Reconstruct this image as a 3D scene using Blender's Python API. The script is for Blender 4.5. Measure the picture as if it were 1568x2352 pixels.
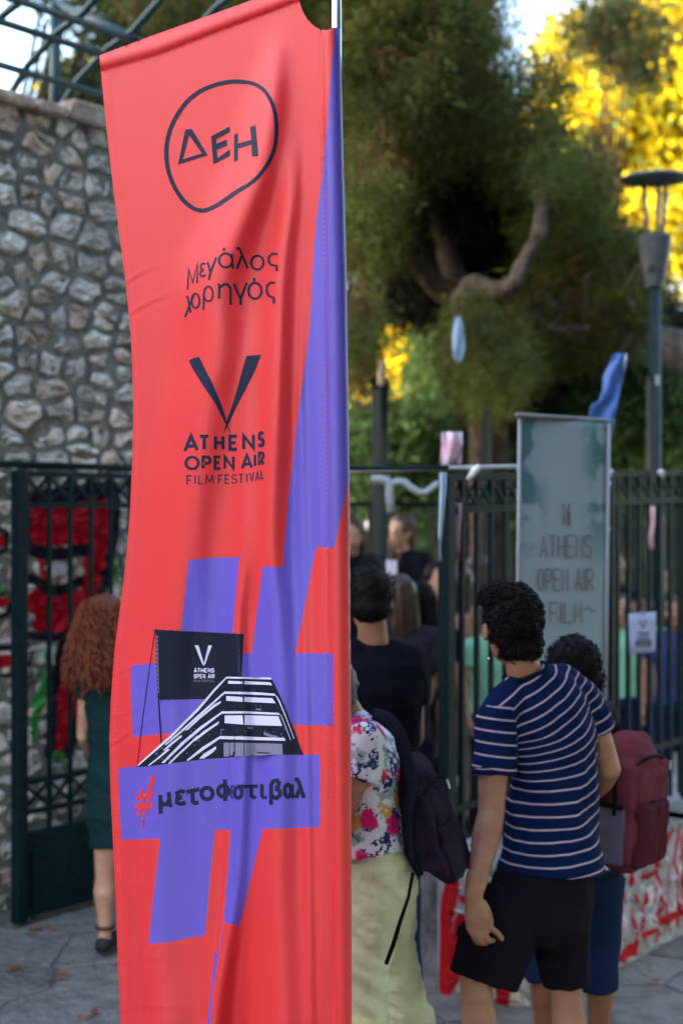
import bpy, bmesh, math, random
import numpy as np
from mathutils import Vector, Matrix, noise as mnoise
from mathutils.geometry import delaunay_2d_cdt

for _o in list(bpy.data.objects):
    bpy.data.objects.remove(_o)
scene = bpy.context.scene
COL = scene.collection
rnd = random.Random(7)
nrs = np.random.RandomState(11)

# ------------------------------------------------------------------ camera, sky, sun, exposure
CAM_Z = 2.0
F = 3267.0                     # focal length in units of a 1568-wide picture
cam_d = bpy.data.cameras.new('camera')
cam_d.sensor_fit = 'HORIZONTAL'; cam_d.sensor_width = 24.0; cam_d.lens = 50.0
cam_d.clip_start = 0.1; cam_d.clip_end = 1000.0
cam_d.dof.use_dof = True; cam_d.dof.focus_distance = 3.52; cam_d.dof.aperture_fstop = 2.2
cam = bpy.data.objects.new('camera', cam_d); COL.objects.link(cam)
cam.location = (0, 0, CAM_Z); cam.rotation_euler = (math.pi/2, 0, 0)
scene.camera = cam

SUN_ELEV = math.radians(15.0)
SUN_AZ = math.radians(-100.0)    # measured from +Y, clockwise seen from above
world = bpy.data.worlds.new('World'); scene.world = world; world.use_nodes = True
wn = world.node_tree.nodes; wl = world.node_tree.links
bg = wn['Background']
sky = wn.new('ShaderNodeTexSky'); sky.sky_type = 'NISHITA'; sky.sun_disc = False
sky.sun_elevation = SUN_ELEV; sky.sun_rotation = SUN_AZ
sky.air_density = 1.0; sky.dust_density = 1.5; sky.ozone_density = 1.0
wl.new(sky.outputs[0], bg.inputs[0]); bg.inputs[1].default_value = 0.15
sun_d = bpy.data.lights.new('sun', 'SUN'); sun_d.energy = 5.0; sun_d.angle = math.radians(0.5)
sun_d.color = (1.0, 0.88, 0.62)
sun = bpy.data.objects.new('sun', sun_d); COL.objects.link(sun)
_sd = Vector((math.sin(SUN_AZ)*math.cos(SUN_ELEV), math.cos(SUN_AZ)*math.cos(SUN_ELEV), math.sin(SUN_ELEV)))
sun.rotation_euler = _sd.to_track_quat('Z', 'Y').to_euler()
scene.view_settings.view_transform = 'Standard'; scene.view_settings.look = 'None'
scene.view_settings.exposure = 3.25; scene.view_settings.gamma = 1.0
scene.view_settings.use_curve_mapping = False
scene.view_settings.use_white_balance = True
scene.view_settings.white_balance_temperature = 6800
scene.view_settings.white_balance_tint = 12
scene.render.engine = 'CYCLES'
scene.cycles.use_denoising = True
scene.cycles.max_bounces = 6; scene.cycles.diffuse_bounces = 3; scene.cycles.transmission_bounces = 4
scene.cycles.transparent_max_bounces = 6

# ------------------------------------------------------------------ helpers
def W(dx, dy, Y):
    return Vector(((dx-784.0)/F*Y, Y, CAM_Z-(dy-1176.0)/F*Y))

def sget(m):
    return m.node_tree.nodes, m.node_tree.links

def mat(name, col, rough=0.7, spec=0.3, var=0.0, scale=8.0, bump=0.0, bscale=None, metal=0.0, sheen=0.0,
        col2=None, island=0.0, objrand=0.0, trans=0.0, detail=5.0):
    m = bpy.data.materials.new(name); m.use_nodes = True
    n, l = sget(m); b = n['Principled BSDF']
    b.inputs['Roughness'].default_value = rough
    b.inputs['Specular IOR Level'].default_value = spec
    b.inputs['Metallic'].default_value = metal
    b.inputs['Sheen Weight'].default_value = sheen
    c = (*col, 1.0)
    tc = n.new('ShaderNodeTexCoord')
    out = None
    mix = n.new('ShaderNodeMix'); mix.data_type = 'RGBA'
    c2 = (*col2, 1.0) if col2 else (*[v*(1-var) for v in col], 1.0)
    mix.inputs[6].default_value = c; mix.inputs[7].default_value = c2
    ns = n.new('ShaderNodeTexNoise'); ns.inputs['Scale'].default_value = scale; ns.inputs['Detail'].default_value = detail
    l.new(tc.outputs['Object'], ns.inputs['Vector'])
    rp = n.new('ShaderNodeMapRange'); rp.inputs[1].default_value = 0.35; rp.inputs[2].default_value = 0.65
    l.new(ns.outputs['Fac'], rp.inputs[0]); l.new(rp.outputs[0], mix.inputs[0])
    out = mix.outputs[2]
    if island or objrand:
        hs = n.new('ShaderNodeHueSaturation')
        mr = n.new('ShaderNodeMapRange')
        if island:
            g = n.new('ShaderNodeNewGeometry'); src = g.outputs['Random Per Island']; a = island
        else:
            g = n.new('ShaderNodeObjectInfo'); src = g.outputs['Random']; a = objrand
        mr.inputs[3].default_value = 1-a; mr.inputs[4].default_value = 1+a
        l.new(src, mr.inputs[0]); l.new(mr.outputs[0], hs.inputs['Value'])
        l.new(out, hs.inputs['Color']); out = hs.outputs[0]
    l.new(out, b.inputs['Base Color'])
    if bump:
        nb = n.new('ShaderNodeTexNoise'); nb.inputs['Scale'].default_value = bscale or scale*4; nb.inputs['Detail'].default_value = 6
        l.new(tc.outputs['Object'], nb.inputs['Vector'])
        bp = n.new('ShaderNodeBump'); bp.inputs['Strength'].default_value = bump; bp.inputs['Distance'].default_value = 0.02
        l.new(nb.outputs['Fac'], bp.inputs['Height']); l.new(bp.outputs[0], b.inputs['Normal'])
    if trans:
        tr = n.new('ShaderNodeBsdfTranslucent'); ms = n.new('ShaderNodeMixShader'); ms.inputs[0].default_value = trans
        l.new(out, tr.inputs[0]); l.new(b.outputs[0], ms.inputs[1]); l.new(tr.outputs[0], ms.inputs[2])
        l.new(ms.outputs[0], n['Material Output'].inputs[0])
    m['basecol'] = 1
    return m

def link(name, me, m=None, parent=None, kind=None, label=None, cat=None, group=None, smooth=False):
    o = bpy.data.objects.new(name, me); COL.objects.link(o)
    if m is not None:
        for mm in (m if isinstance(m, (list, tuple)) else [m]):
            me.materials.append(mm)
    if parent is not None: o.parent = parent
    if kind: o['kind'] = kind
    if label: o['label'] = label
    if cat: o['category'] = cat
    if group: o['group'] = group
    if smooth:
        me.polygons.foreach_set('use_smooth', [True]*len(me.polygons))
    return o

def thing(name, label, cat, group=None, loc=(0, 0, 0)):
    o = bpy.data.objects.new(name, None); COL.objects.link(o); o.location = loc
    o.empty_display_size = 0.1
    o['label'] = label; o['category'] = cat
    if group: o['group'] = group
    return o

def settle(root):
    """children were built in world coordinates: keep them there"""
    M = Matrix.Translation(-Vector(root.location))
    def rec(o):
        for c in o.children:
            if o is root: c.matrix_parent_inverse = M
            rec(c)
    rec(root)

def mk(name, vs, fs, m=None, parent=None, smooth=False, **k):
    me = bpy.data.meshes.new(name); me.from_pydata([tuple(v) for v in vs], [], [tuple(f) for f in fs]); me.update()
    return link(name, me, m, parent, smooth=smooth, **k)

class MB:
    def __init__(s): s.v = []; s.f = []
    def add(s, vs, fs):
        o = len(s.v); s.v += [Vector(v) for v in vs]; s.f += [tuple(i+o for i in f) for f in fs]
    def box(s, c, ax, ay, az):
        """centre and three half vectors"""
        c = Vector(c); ax = Vector(ax); ay = Vector(ay); az = Vector(az)
        vs = [c+i*ax+j*ay+k*az for k in (-1, 1) for j in (-1, 1) for i in (-1, 1)]
        s.add(vs, [(0, 2, 3, 1), (4, 5, 7, 6), (0, 1, 5, 4), (2, 6, 7, 3), (0, 4, 6, 2), (1, 3, 7, 5)])
    def bar(s, p, q, w, d=None, up=None):
        p = Vector(p); q = Vector(q); t = (q-p).normalized()
        u = Vector(up) if up is not None else (Vector((0, 0, 1)) if abs(t.z) < 0.9 else Vector((.768, -.64, 0)))
        a = t.cross(u).normalized(); b = a.cross(t).normalized()
        s.box((p+q)/2, t*(q-p).length/2, a*w/2, b*(d or w)/2)
    def tube(s, pts, r, n=8, close=True, side=None, flat=1.0):
        pts = [Vector(p) for p in pts]; N = len(pts)
        rs = r if isinstance(r, (list, tuple)) else [r]*N
        o = len(s.v); a = None
        for i, p in enumerate(pts):
            t = (pts[min(i+1, N-1)]-pts[max(i-1, 0)]).normalized()
            if side is not None: ref = Vector(side)
            else:
                ref = a if a is not None else (Vector((1, 0, 0)) if abs(t.x) < 0.8 else Vector((0, 1, 0)))
            a = (ref-t*ref.dot(t))
            if a.length < 1e-6: a = t.orthogonal()
            a.normalize(); b = t.cross(a)
            rr = rs[i]; rx, ry = rr if isinstance(rr, (tuple, list)) else (rr, rr*flat)
            for k in range(n):
                th = 2*math.pi*k/n
                s.v.append(p+a*rx*math.cos(th)+b*ry*math.sin(th))
        for i in range(N-1):
            for k in range(n):
                k2 = (k+1) % n
                s.f.append((o+i*n+k, o+i*n+k2, o+(i+1)*n+k2, o+(i+1)*n+k))
        if close:
            s.f.append(tuple(o+k for k in range(n))[::-1]); s.f.append(tuple(o+(N-1)*n+k for k in range(n)))
    def lathe(s, c, prof, n=20):
        c = Vector(c); o = len(s.v)
        for r, z in prof:
            for k in range(n):
                th = 2*math.pi*k/n; s.v.append(c+Vector((r*math.cos(th), r*math.sin(th), z)))
        for i in range(len(prof)-1):
            for k in range(n):
                k2 = (k+1) % n; s.f.append((o+i*n+k, o+i*n+k2, o+(i+1)*n+k2, o+(i+1)*n+k))
        s.f.append(tuple(o+k for k in range(n))[::-1]); s.f.append(tuple(o+(len(prof)-1)*n+k for k in range(n)))
    def ell(s, c, r, rot=None, n=12, m=8):
        c = Vector(c); rot = rot or Matrix.Identity(3); o = len(s.v)
        s.v.append(c+rot@Vector((0, 0, r[2])))
        for i in range(1, m):
            ph = math.pi*i/m
            for k in range(n):
                th = 2*math.pi*k/n
                s.v.append(c+rot@Vector((r[0]*math.sin(ph)*math.cos(th), r[1]*math.sin(ph)*math.sin(th), r[2]*math.cos(ph))))
        s.v.append(c+rot@Vector((0, 0, -r[2]))); e = len(s.v)-1
        for k in range(n):
            k2 = (k+1) % n
            s.f.append((o, o+1+k, o+1+k2)); s.f.append((e, e-n+k2, e-n+k))
            for i in range(m-2):
                s.f.append((o+1+i*n+k, o+1+(i+1)*n+k, o+1+(i+1)*n+k2, o+1+i*n+k2))
    def build(s, name, m=None, parent=None, smooth=False, bevel=0.0, **k):
        o = mk(name, s.v, s.f, m, parent, smooth=smooth, **k)
        if bevel:
            md = o.modifiers.new('bevel', 'BEVEL'); md.width = bevel; md.segments = 2; md.limit_method = 'ANGLE'
        return o
    def blob(s, name, m, parent, voxel=0.01, smooth=4, post=None, **k):
        """union of the closed shapes as ONE continuous smooth skin"""
        me = bpy.data.meshes.new('tmp'); me.from_pydata([tuple(v) for v in s.v], [], s.f); me.update()
        bm = bmesh.new(); bm.from_mesh(me); bmesh.ops.recalc_face_normals(bm, faces=bm.faces); bm.to_mesh(me); bm.free()
        t = bpy.data.objects.new('tmp', me); COL.objects.link(t)
        r = t.modifiers.new('r', 'REMESH'); r.mode = 'VOXEL'; r.voxel_size = voxel
        if smooth:
            q = t.modifiers.new('s', 'SMOOTH'); q.factor = 0.5; q.iterations = smooth
        dg = bpy.context.evaluated_depsgraph_get(); dg.update()
        new = bpy.data.meshes.new_from_object(t.evaluated_get(dg))
        bpy.data.objects.remove(t); bpy.data.meshes.remove(me)
        new.name = name
        if post is not None:
            n = len(new.vertices); co = np.empty(n*3); new.vertices.foreach_get('co', co); co = co.reshape(-1, 3)
            no = np.empty(n*3); new.vertices.foreach_get('normal', no); no = no.reshape(-1, 3)
            co = post(co, no); new.vertices.foreach_set('co', co.ravel()); new.update()
        new.materials.clear()
        return link(name, new, m, parent, smooth=True, **k)

def interp(tab, y):
    t = np.array(tab, float); return np.interp(y, t[:, 0], t[:, 1])

def interp_s(tab, y, h=70.0):
    t = np.array(tab, float)
    return sum(np.interp(y+k*h, t[:, 0], t[:, 1]) for k in (-1, -.66, -.33, 0, .33, .66, 1))/7

def in_poly(px, py, poly):
    inside = np.zeros(len(px), bool); n = len(poly); j = n-1
    for i in range(n):
        xi, yi = poly[i]; xj, yj = poly[j]
        if yi != yj:
            c = ((yi > py) != (yj > py)) & (px < (xj-xi)*(py-yi)/(yj-yi)+xi)
            inside ^= c
        j = i
    return inside

def voronoi(sites, box, nb=16):
    """cells (lists of 2-D points) of the sites clipped to box"""
    S = np.array(sites); out = []
    for i, (x, y) in enumerate(S):
        d = ((S-S[i])**2).sum(1); idx = np.argsort(d)[1:nb]
        poly = [(box[0], box[1]), (box[2], box[1]), (box[2], box[3]), (box[0], box[3])]
        for j in idx:
            mx, my = (S[i]+S[j])/2; nx, ny = S[j]-S[i]
            new = []
            for k in range(len(poly)):
                a = poly[k]; b = poly[(k+1) % len(poly)]
                da = (a[0]-mx)*nx+(a[1]-my)*ny; db = (b[0]-mx)*nx+(b[1]-my)*ny
                if da <= 0: new.append(a)
                if da*db < 0:
                    t = da/(da-db); new.append((a[0]+(b[0]-a[0])*t, a[1]+(b[1]-a[1])*t))
            poly = new
            if not poly: break
        out.append(poly)
    return out

# ------------------------------------------------------------------ shared materials
M = {}
M['green_metal'] = mat('dark green paint', (0.002, 0.013, 0.016), 0.55, 0.12, var=0.4, scale=30, bump=0.1)
M['pergola_metal'] = mat('green pipe paint', (0.016, 0.055, 0.060), 0.45, 0.3, var=0.3, scale=20)
M['mortar'] = mat('mortar', (0.20, 0.185, 0.168), 0.95, 0.05, var=0.5, scale=14, bump=0.9, bscale=45)
M['bark'] = mat('bark', (0.075, 0.055, 0.045), 0.95, 0.1, var=0.6, scale=12, bump=1.0, bscale=30)
M['bark_pale'] = mat('pale bark', (0.17, 0.14, 0.125), 0.95, 0.1, var=0.5, scale=12, bump=1.0, bscale=30)
M['steel'] = mat('aluminium', (0.75, 0.76, 0.80), 0.3, 0.5, metal=0.9, var=0.05)
M['black'] = mat('black rubber', (0.012, 0.012, 0.014), 0.6, 0.3, var=0.3)
# ------------------------------------------------------------------ frames of the walls
E1 = Vector((0.64, 0.768, 0)); N1 = Vector((0.768, -0.64, 0)); G0 = Vector((-1.55, 6.85, 0))
B0 = G0-0.25*N1
def on_wall(dx, dy):
    """point of the picture carried onto the big wall's face -> (s, z)"""
    t = (dx-784)/F
    s = (t*B0.y-B0.x)/(E1.x-t*E1.y); Y = B0.y+s*E1.y
    return s, CAM_Z-(dy-1176)/F*Y
LW = [Vector((0.41, 5.90, 0)), Vector((0.78, 5.70, 0)), Vector((1.62, 6.74, 0)), Vector((3.4, 8.9, 0))]

def seg_mask(m, segs, origin, eu, wob=0.02, wsc=6.0):
    """mask socket: union of thick painted strokes; segs = [(u0,z0,u1,z1,r)]"""
    n, l = sget(m)
    g = n.new('ShaderNodeNewGeometry')
    sub = n.new('ShaderNodeVectorMath'); sub.operation = 'SUBTRACT'; sub.inputs[1].default_value = tuple(origin)
    l.new(g.outputs['Position'], sub.inputs[0])
    d = n.new('ShaderNodeVectorMath'); d.operation = 'DOT_PRODUCT'; d.inputs[1].default_value = tuple(eu)
    l.new(sub.outputs[0], d.inputs[0])
    sp = n.new('ShaderNodeSeparateXYZ'); l.new(sub.outputs[0], sp.inputs[0])
    cb = n.new('ShaderNodeCombineXYZ'); l.new(d.outputs['Value'], cb.inputs[0]); l.new(sp.outputs[2], cb.inputs[1])
    ns = n.new('ShaderNodeTexNoise'); ns.inputs['Scale'].default_value = wsc; ns.inputs['Detail'].default_value = 3
    l.new(g.outputs['Position'], ns.inputs['Vector'])
    wv = n.new('ShaderNodeVectorMath'); wv.operation = 'MULTIPLY_ADD'
    wv.inputs[1].default_value = (wob, wob, 0); l.new(ns.outputs['Color'], wv.inputs[0]); l.new(cb.outputs[0], wv.inputs[2])
    P = wv.outputs[0]; res = None
    for (u0, z0, u1, z1, r) in segs:
        u0 += wob/2; u1 += wob/2; z0 += wob/2; z1 += wob/2
        ba = (u1-u0, z1-z0); L2 = max(ba[0]**2+ba[1]**2, 1e-6)
        pa = n.new('ShaderNodeVectorMath'); pa.operation = 'SUBTRACT'; pa.inputs[1].default_value = (u0, z0, 0); l.new(P, pa.inputs[0])
        h = n.new('ShaderNodeVectorMath'); h.operation = 'DOT_PRODUCT'; h.inputs[1].default_value = (ba[0]/L2, ba[1]/L2, 0); l.new(pa.outputs[0], h.inputs[0])
        cl = n.new('ShaderNodeClamp'); l.new(h.outputs['Value'], cl.inputs[0])
        sc = n.new('ShaderNodeVectorMath'); sc.operation = 'SCALE'; sc.inputs[0].default_value = (ba[0], ba[1], 0); l.new(cl.outputs[0], sc.inputs['Scale'])
        df = n.new('ShaderNodeVectorMath'); df.operation = 'DISTANCE'; l.new(pa.outputs[0], df.inputs[0]); l.new(sc.outputs[0], df.inputs[1])
        sb = n.new('ShaderNodeMath'); sb.operation = 'SUBTRACT'; sb.inputs[1].default_value = r; l.new(df.outputs['Value'], sb.inputs[0])
        if res is None: res = sb.outputs[0]
        else:
            mn = n.new('ShaderNodeMath'); mn.operation = 'MINIMUM'; l.new(res, mn.inputs[0]); l.new(sb.outputs[0], mn.inputs[1]); res = mn.outputs[0]
    lt = n.new('ShaderNodeMapRange'); lt.inputs[1].default_value = 0.006; lt.inputs[2].default_value = -0.006
    l.new(res, lt.inputs[0])
    return lt.outputs[0]

def paint_over(m, layers):
    """layers: [(mask socket, colour)] painted on the base colour in order"""
    n, l = sget(m); b = n['Principled BSDF']
    src = b.inputs['Base Color'].links[0].from_socket
    for mask, col in layers:
        mx = n.new('ShaderNodeMix'); mx.data_type = 'RGBA'; mx.inputs[7].default_value = (*col, 1)
        l.new(mask, mx.inputs[0]); l.new(src, mx.inputs[6]); src = mx.outputs[2]
    l.new(src, b.inputs['Base Color'])

def strokes_on(fn, lst):
    out = []
    for pts, r in lst:
        q = [fn(*p) for p in pts]
        for a, b in zip(q[:-1], q[1:]): out.append((a[0], a[1], b[0], b[1], r))
    return out

def stone_material(name, col, col2, accent, objrand=0.28):
    m = bpy.data.materials.new(name); m.use_nodes = True
    n, l = sget(m); b = n['Principled BSDF']; b.inputs['Roughness'].default_value = 0.9; b.inputs['Specular IOR Level'].default_value = 0.2
    tc = n.new('ShaderNodeTexCoord'); oi = n.new('ShaderNodeObjectInfo')
    ad = n.new('ShaderNodeVectorMath'); ad.operation = 'ADD'; l.new(tc.outputs['Object'], ad.inputs[0]); l.new(oi.outputs['Location'], ad.inputs[1])
    n1 = n.new('ShaderNodeTexNoise'); n1.inputs['Scale'].default_value = 9; n1.inputs['Detail'].default_value = 7; n1.inputs['Roughness'].default_value = .65
    n2 = n.new('ShaderNodeTexNoise'); n2.inputs['Scale'].default_value = 26; n2.inputs['Detail'].default_value = 6
    l.new(ad.outputs[0], n1.inputs['Vector']); l.new(ad.outputs[0], n2.inputs['Vector'])
    r = n.new('ShaderNodeValToRGB'); e = r.color_ramp.elements
    e[0].position = .36; e[0].color = (*col2, 1); e[1].position = .6; e[1].color = (*col, 1)
    l.new(n1.outputs['Fac'], r.inputs[0])
    # some stones brownish or pinkish
    rr = n.new('ShaderNodeMapRange'); rr.inputs[1].default_value = .62; rr.inputs[2].default_value = .95
    l.new(oi.outputs['Random'], rr.inputs[0])
    mm = n.new('ShaderNodeMath'); mm.operation = 'MULTIPLY'; l.new(rr.outputs[0], mm.inputs[0]); l.new(n2.outputs['Fac'], mm.inputs[1])
    mx = n.new('ShaderNodeMix'); mx.data_type = 'RGBA'; mx.inputs[7].default_value = (*accent, 1)
    l.new(mm.outputs[0], mx.inputs[0]); l.new(r.outputs[0], mx.inputs[6])
    hs = n.new('ShaderNodeHueSaturation'); mr = n.new('ShaderNodeMapRange')
    mr.inputs[3].default_value = 1-objrand; mr.inputs[4].default_value = 1+objrand
    fr = n.new('ShaderNodeMath'); fr.operation = 'MULTIPLY'; fr.inputs[1].default_value = 7.31; l.new(oi.outputs['Random'], fr.inputs[0])
    f2 = n.new('ShaderNodeMath'); f2.operation = 'FRACT'; l.new(fr.outputs[0], f2.inputs[0])
    l.new(f2.outputs[0], mr.inputs[0]); l.new(mr.outputs[0], hs.inputs['Value']); l.new(mx.outputs[2], hs.inputs['Color'])
    l.new(hs.outputs[0], b.inputs['Base Color'])
    bp = n.new('ShaderNodeBump'); bp.inputs['Strength'].default_value = .9; bp.inputs['Distance'].default_value = .03
    l.new(n2.outputs['Fac'], bp.inputs['Height']); l.new(bp.outputs[0], b.inputs['Normal'])
    return m

M['stone'] = stone_material('rubble limestone', (0.60, 0.56, 0.52), (0.24, 0.215, 0.19), (0.36, 0.20, 0.12))
M['slab'] = stone_material('grey flagstone', (0.21, 0.188, 0.168), (0.125, 0.112, 0.10), (0.20, 0.155, 0.12), 0.16)
M['lowstone'] = stone_material('painted rubble', (0.52, 0.50, 0.52), (0.22, 0.20, 0.21), (0.34, 0.24, 0.18), 0.22)

red_strokes = strokes_on(on_wall, [
    ([(85, 1185), (160, 1175), (250, 1165)], .07), ([(95, 1225), (240, 1215)], .075),
    ([(250, 1200), (235, 1300), (205, 1400), (175, 1500), (160, 1600), (148, 1700)], .075),
    ([(215, 1330), (190, 1430), (170, 1540), (150, 1640)], .055),
    ([(90, 1380), (135, 1390), (175, 1385)], .075), ([(95, 1430), (160, 1432)], .05), ([(100, 1290), (118, 1280)], .03), ([(210, 1240), (225, 1380)], .07),
    ([(100, 1310), (108, 1325)], .022), ([(0, 1520), (32, 1518)], .035), ([(0, 1245), (14, 1240)], .03),
    ([(2, 1385), (22, 1380)], .025)])
black_strokes = strokes_on(on_wall, [
    ([(75, 1150), (160, 1135), (265, 1125)], .045), ([(265, 1130), (270, 1230), (245, 1330), (225, 1420)], .035),
    ([(70, 1260), (120, 1275), (200, 1262)], .035), ([(75, 1330), (130, 1360), (190, 1335)], .03),
    ([(70, 1460), (130, 1465), (170, 1445)], .025), ([(150, 1480), (125, 1600), (120, 1730)], .035),
    ([(0, 1215), (22, 1225), (20, 1262), (0, 1272)], .014), ([(0, 1488), (70, 1485)], .012), ([(0, 1552), (70, 1556), (75, 1500)], .012),
    ([(0, 1365), (20, 1360), (30, 1380), (20, 1410), (0, 1415)], .014),
    ([(188, 1640), (165, 1730), (140, 1740)], .03), ([(65, 1175), (68, 1250)], .02)])
green_strokes = strokes_on(on_wall, [
    ([(105, 1560), (92, 1640), (80, 1700)], .022), ([(85, 1600), (80, 1690)], .018), ([(0, 1350), (18, 1362), (35, 1385)], .008),
    ([(130, 1735), (150, 1740)], .02), ([(262, 1290), (270, 1330)], .02), ([(110, 1500), (98, 1560)], .012)])
white_strokes = strokes_on(on_wall, [
    ([(120, 1300), (150, 1305)], .03), ([(0, 1475), (60, 1470)], .010),
    ([(262, 1150), (275, 1250)], .03), ([(60, 1290), (62, 1470)], .02)])
def big_graffiti(m):
    a = seg_mask(m, white_strokes, B0, E1); b = seg_mask(m, red_strokes, B0, E1)
    c = seg_mask(m, black_strokes, B0, E1, .03, 4); d = seg_mask(m, green_strokes, B0, E1, .04, 9)
    paint_over(m, [(a, (.42, .38, .42)), (b, (.33, .004, .014)), (c, (.010, .008, .014)), (d, (.03, .20, .045))])

# ------------------------------------------------------------------ ground and flagstones
mk('ground', [(-250, -60, -0.03), (250, -60, -0.03), (250, 400, -0.03), (-250, 400, -0.03)], [(0, 1, 2, 3)],
   mat('trodden earth', (0.15, 0.14, 0.125), 0.95, 0.1, var=0.4, scale=1.5, bump=.5, bscale=12), kind='structure')
pav = mk('pavement', [(-6, 2.5, -0.012), (7, 2.5, -0.012), (7, 12, -0.012), (-6, 12, -0.012)], [(0, 1, 2, 3)], M['mortar'], kind='structure')
sites = []
yy = 3.1; row = 0
while yy < 11.6:
    xx = -3.4+(row % 2)*.3
    while xx < 4.8:
        sites.append((xx+rnd.uniform(-.17, .17), yy+rnd.uniform(-.13, .13))); xx += rnd.uniform(.48, .72)
    yy += rnd.uniform(.40, .5); row += 1
def shrink(poly, d):
    cx = sum(p[0] for p in poly)/len(poly); cy = sum(p[1] for p in poly)/len(poly); out = []
    for x, y in poly:
        L = math.hypot(x-cx, y-cy) or 1; k = max(0.3, 1-d/L); out.append((cx+(x-cx)*k, cy+(y-cy)*k))
    return out, (cx, cy)
for poly in voronoi(sites, (-3.8, 2.7, 5.2, 11.9)):
    if len(poly) < 3: continue
    p, c = shrink(poly, .009)
    h = rnd.uniform(-.004, .006); tilt = (rnd.uniform(-.008, .008), rnd.uniform(-.008, .008))
    q, _ = shrink(p, .012); n = len(p)
    vs = [(x-c[0], y-c[1], -.018) for x, y in p]+[(x-c[0], y-c[1], h-.006+tilt[0]*(x-c[0])+tilt[1]*(y-c[1])) for x, y in p] + \
         [(x-c[0], y-c[1], h+tilt[0]*(x-c[0])+tilt[1]*(y-c[1])) for x, y in q]
    fs = [(i, (i+1) % n, n+(i+1) % n, n+i) for i in range(n)]+[(n+i, n+(i+1) % n, 2*n+(i+1) % n, 2*n+i) for i in range(n)]+[tuple(range(2*n, 3*n))]
    o = mk('slab', vs, fs, M['slab'], pav); o.location = (c[0], c[1], 0)

# ------------------------------------------------------------------ rubble stones on an upright face
def rubble(origin, eu, nn, u0, u1, z0, z1, su, sz, m, parent, single=None, seed=1, proud=(.004, .022), gap=.0085):
    R = random.Random(seed); sites = []; z = z0+sz*.4; row = 0
    while z < z1:
        k = R.uniform(.8, 1.25); u = u0+R.uniform(0, su)
        while u < u1:
            if R.random() < .22:
                sites.append((u, z+sz*R.uniform(.1, .35))); sites.append((u+R.uniform(-.03, .03), z-sz*R.uniform(.15, .4))); u += su*R.uniform(.5, .8)
            else:
                sites.append((u, z+R.uniform(-.3, .3)*sz)); u += su*R.uniform(.62, 1.6)
        z += sz*k
    rest = MB()
    AN = 1.35
    cells = [[(x, y/AN) for x, y in p] for p in voronoi([(x, y*AN) for x, y in sites], (u0, z0*AN, u1, z1*AN))]
    for poly, site in zip(cells, sites):
        if len(poly) < 3: continue
        g = gap*R.uniform(.7, 2.3); p, c = shrink(poly, g)
        # add points along long edges and roughen
        q = []
        for i in range(len(p)):
            a = p[i]; b = p[(i+1) % len(p)]; q.append(a)
            L = math.hypot(a[0]-b[0], a[1]-b[1])
            if L > .07: q.append(((a[0]+b[0])/2+R.uniform(-.012, .012), (a[1]+b[1])/2+R.uniform(-.012, .012)))
        # cut corners
        p = []
        for i in range(len(q)):
            a = q[i-1]; b = q[i]; d = q[(i+1) % len(q)]
            kk = R.uniform(0, gap*1.5); L_ = math.hypot(b[0]-c[0], b[1]-c[1]) or 1
            bx = b[0]-(b[0]-c[0])*kk/L_; by = b[1]-(b[1]-c[1])*kk/L_
            p.append((bx*.90+(a[0]+d[0])*.05+R.uniform(-.007, .007), by*.90+(a[1]+d[1])*.05+R.uniform(-.007, .007)))
        n = len(p); out = R.uniform(*proud)
        tl = (R.uniform(-.16, .16), R.uniform(-.2, .2))
        ctr = origin+eu*c[0]+Vector((0, 0, c[1]))
        def P3(x, y, d): return eu*(x-c[0])+Vector((0, 0, y-c[1]))+nn*d
        vs = [P3(x, y, -.03) for x, y in p]
        r1, _ = shrink(p, .006); r2, _ = shrink(p, .026); r3, _ = shrink(p, .055)
        vs += [P3(x, y, out*.5+R.uniform(-.008, .008)) for x, y in r1]
        vs += [P3(x, y, out+tl[0]*(x-c[0])+tl[1]*(y-c[1])+R.uniform(-.013, .013)) for x, y in r2]
        vs += [P3(x, y, out*1.08+tl[0]*(x-c[0])+tl[1]*(y-c[1])+R.uniform(-.012, .012)) for x, y in r3]
        vs.append(P3(c[0], c[1], out*1.15+R.uniform(-.01, .01)))
        fs = []
        for k in range(3):
            fs += [(k*n+i, k*n+(i+1) % n, (k+1)*n+(i+1) % n, (k+1)*n+i) for i in range(n)]
        fs += [(3*n+i, 3*n+(i+1) % n, 4*n) for i in range(n)]
        if single is None or single(site[0], site[1]):
            o = mk('stone', vs, fs, m, parent); o.location = ctr
        else:
            rest.add([v+ctr for v in vs], fs)
    if rest.v: rest.build('stone_infill', m, parent, kind='stuff')

# big wall on the left
wall = thing('stone_wall', 'tall rough rubble stone wall behind the open gate, red and black graffiti low down', 'wall')
M['wallstone'] = M['stone'].copy(); M['wallmortar'] = M['mortar'].copy()
big_graffiti(M['wallstone']); big_graffiti(M['wallmortar'])
WH = 4.07
w = MB(); s0, s1 = -4.0, 2.35
ctr = B0+E1*((s0+s1)/2)-N1*.27+Vector((0, 0, WH/2-.01))
w.box(ctr, E1*(s1-s0)/2, N1*.25, Vector((0, 0, WH/2-.01))); w.build('wall_core', M['wallmortar'], wall)
rubble(B0-N1*.02, E1, N1, s0, s1, 0.0, WH, .175, .128, M['wallstone'], wall,
       single=lambda u, z: -.12 < u < .98, seed=5)
# capping stones
R_ = random.Random(3); u = -1.2
while u < 2.2:
    L = R_.uniform(.16, .32); h = R_.uniform(.06, .12); c = MB(); c.box((0, 0, 0), E1*(L/2-.008), N1*R_.uniform(.25, .29), Vector((R_.uniform(-.01, .01), 0, h/2)))
    o = c.build('stone', M['wallstone'], wall, bevel=.02); o.location = B0+E1*(u+L/2)-N1*.24+Vector((0, 0, WH+h/2-.03)); u += L
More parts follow.
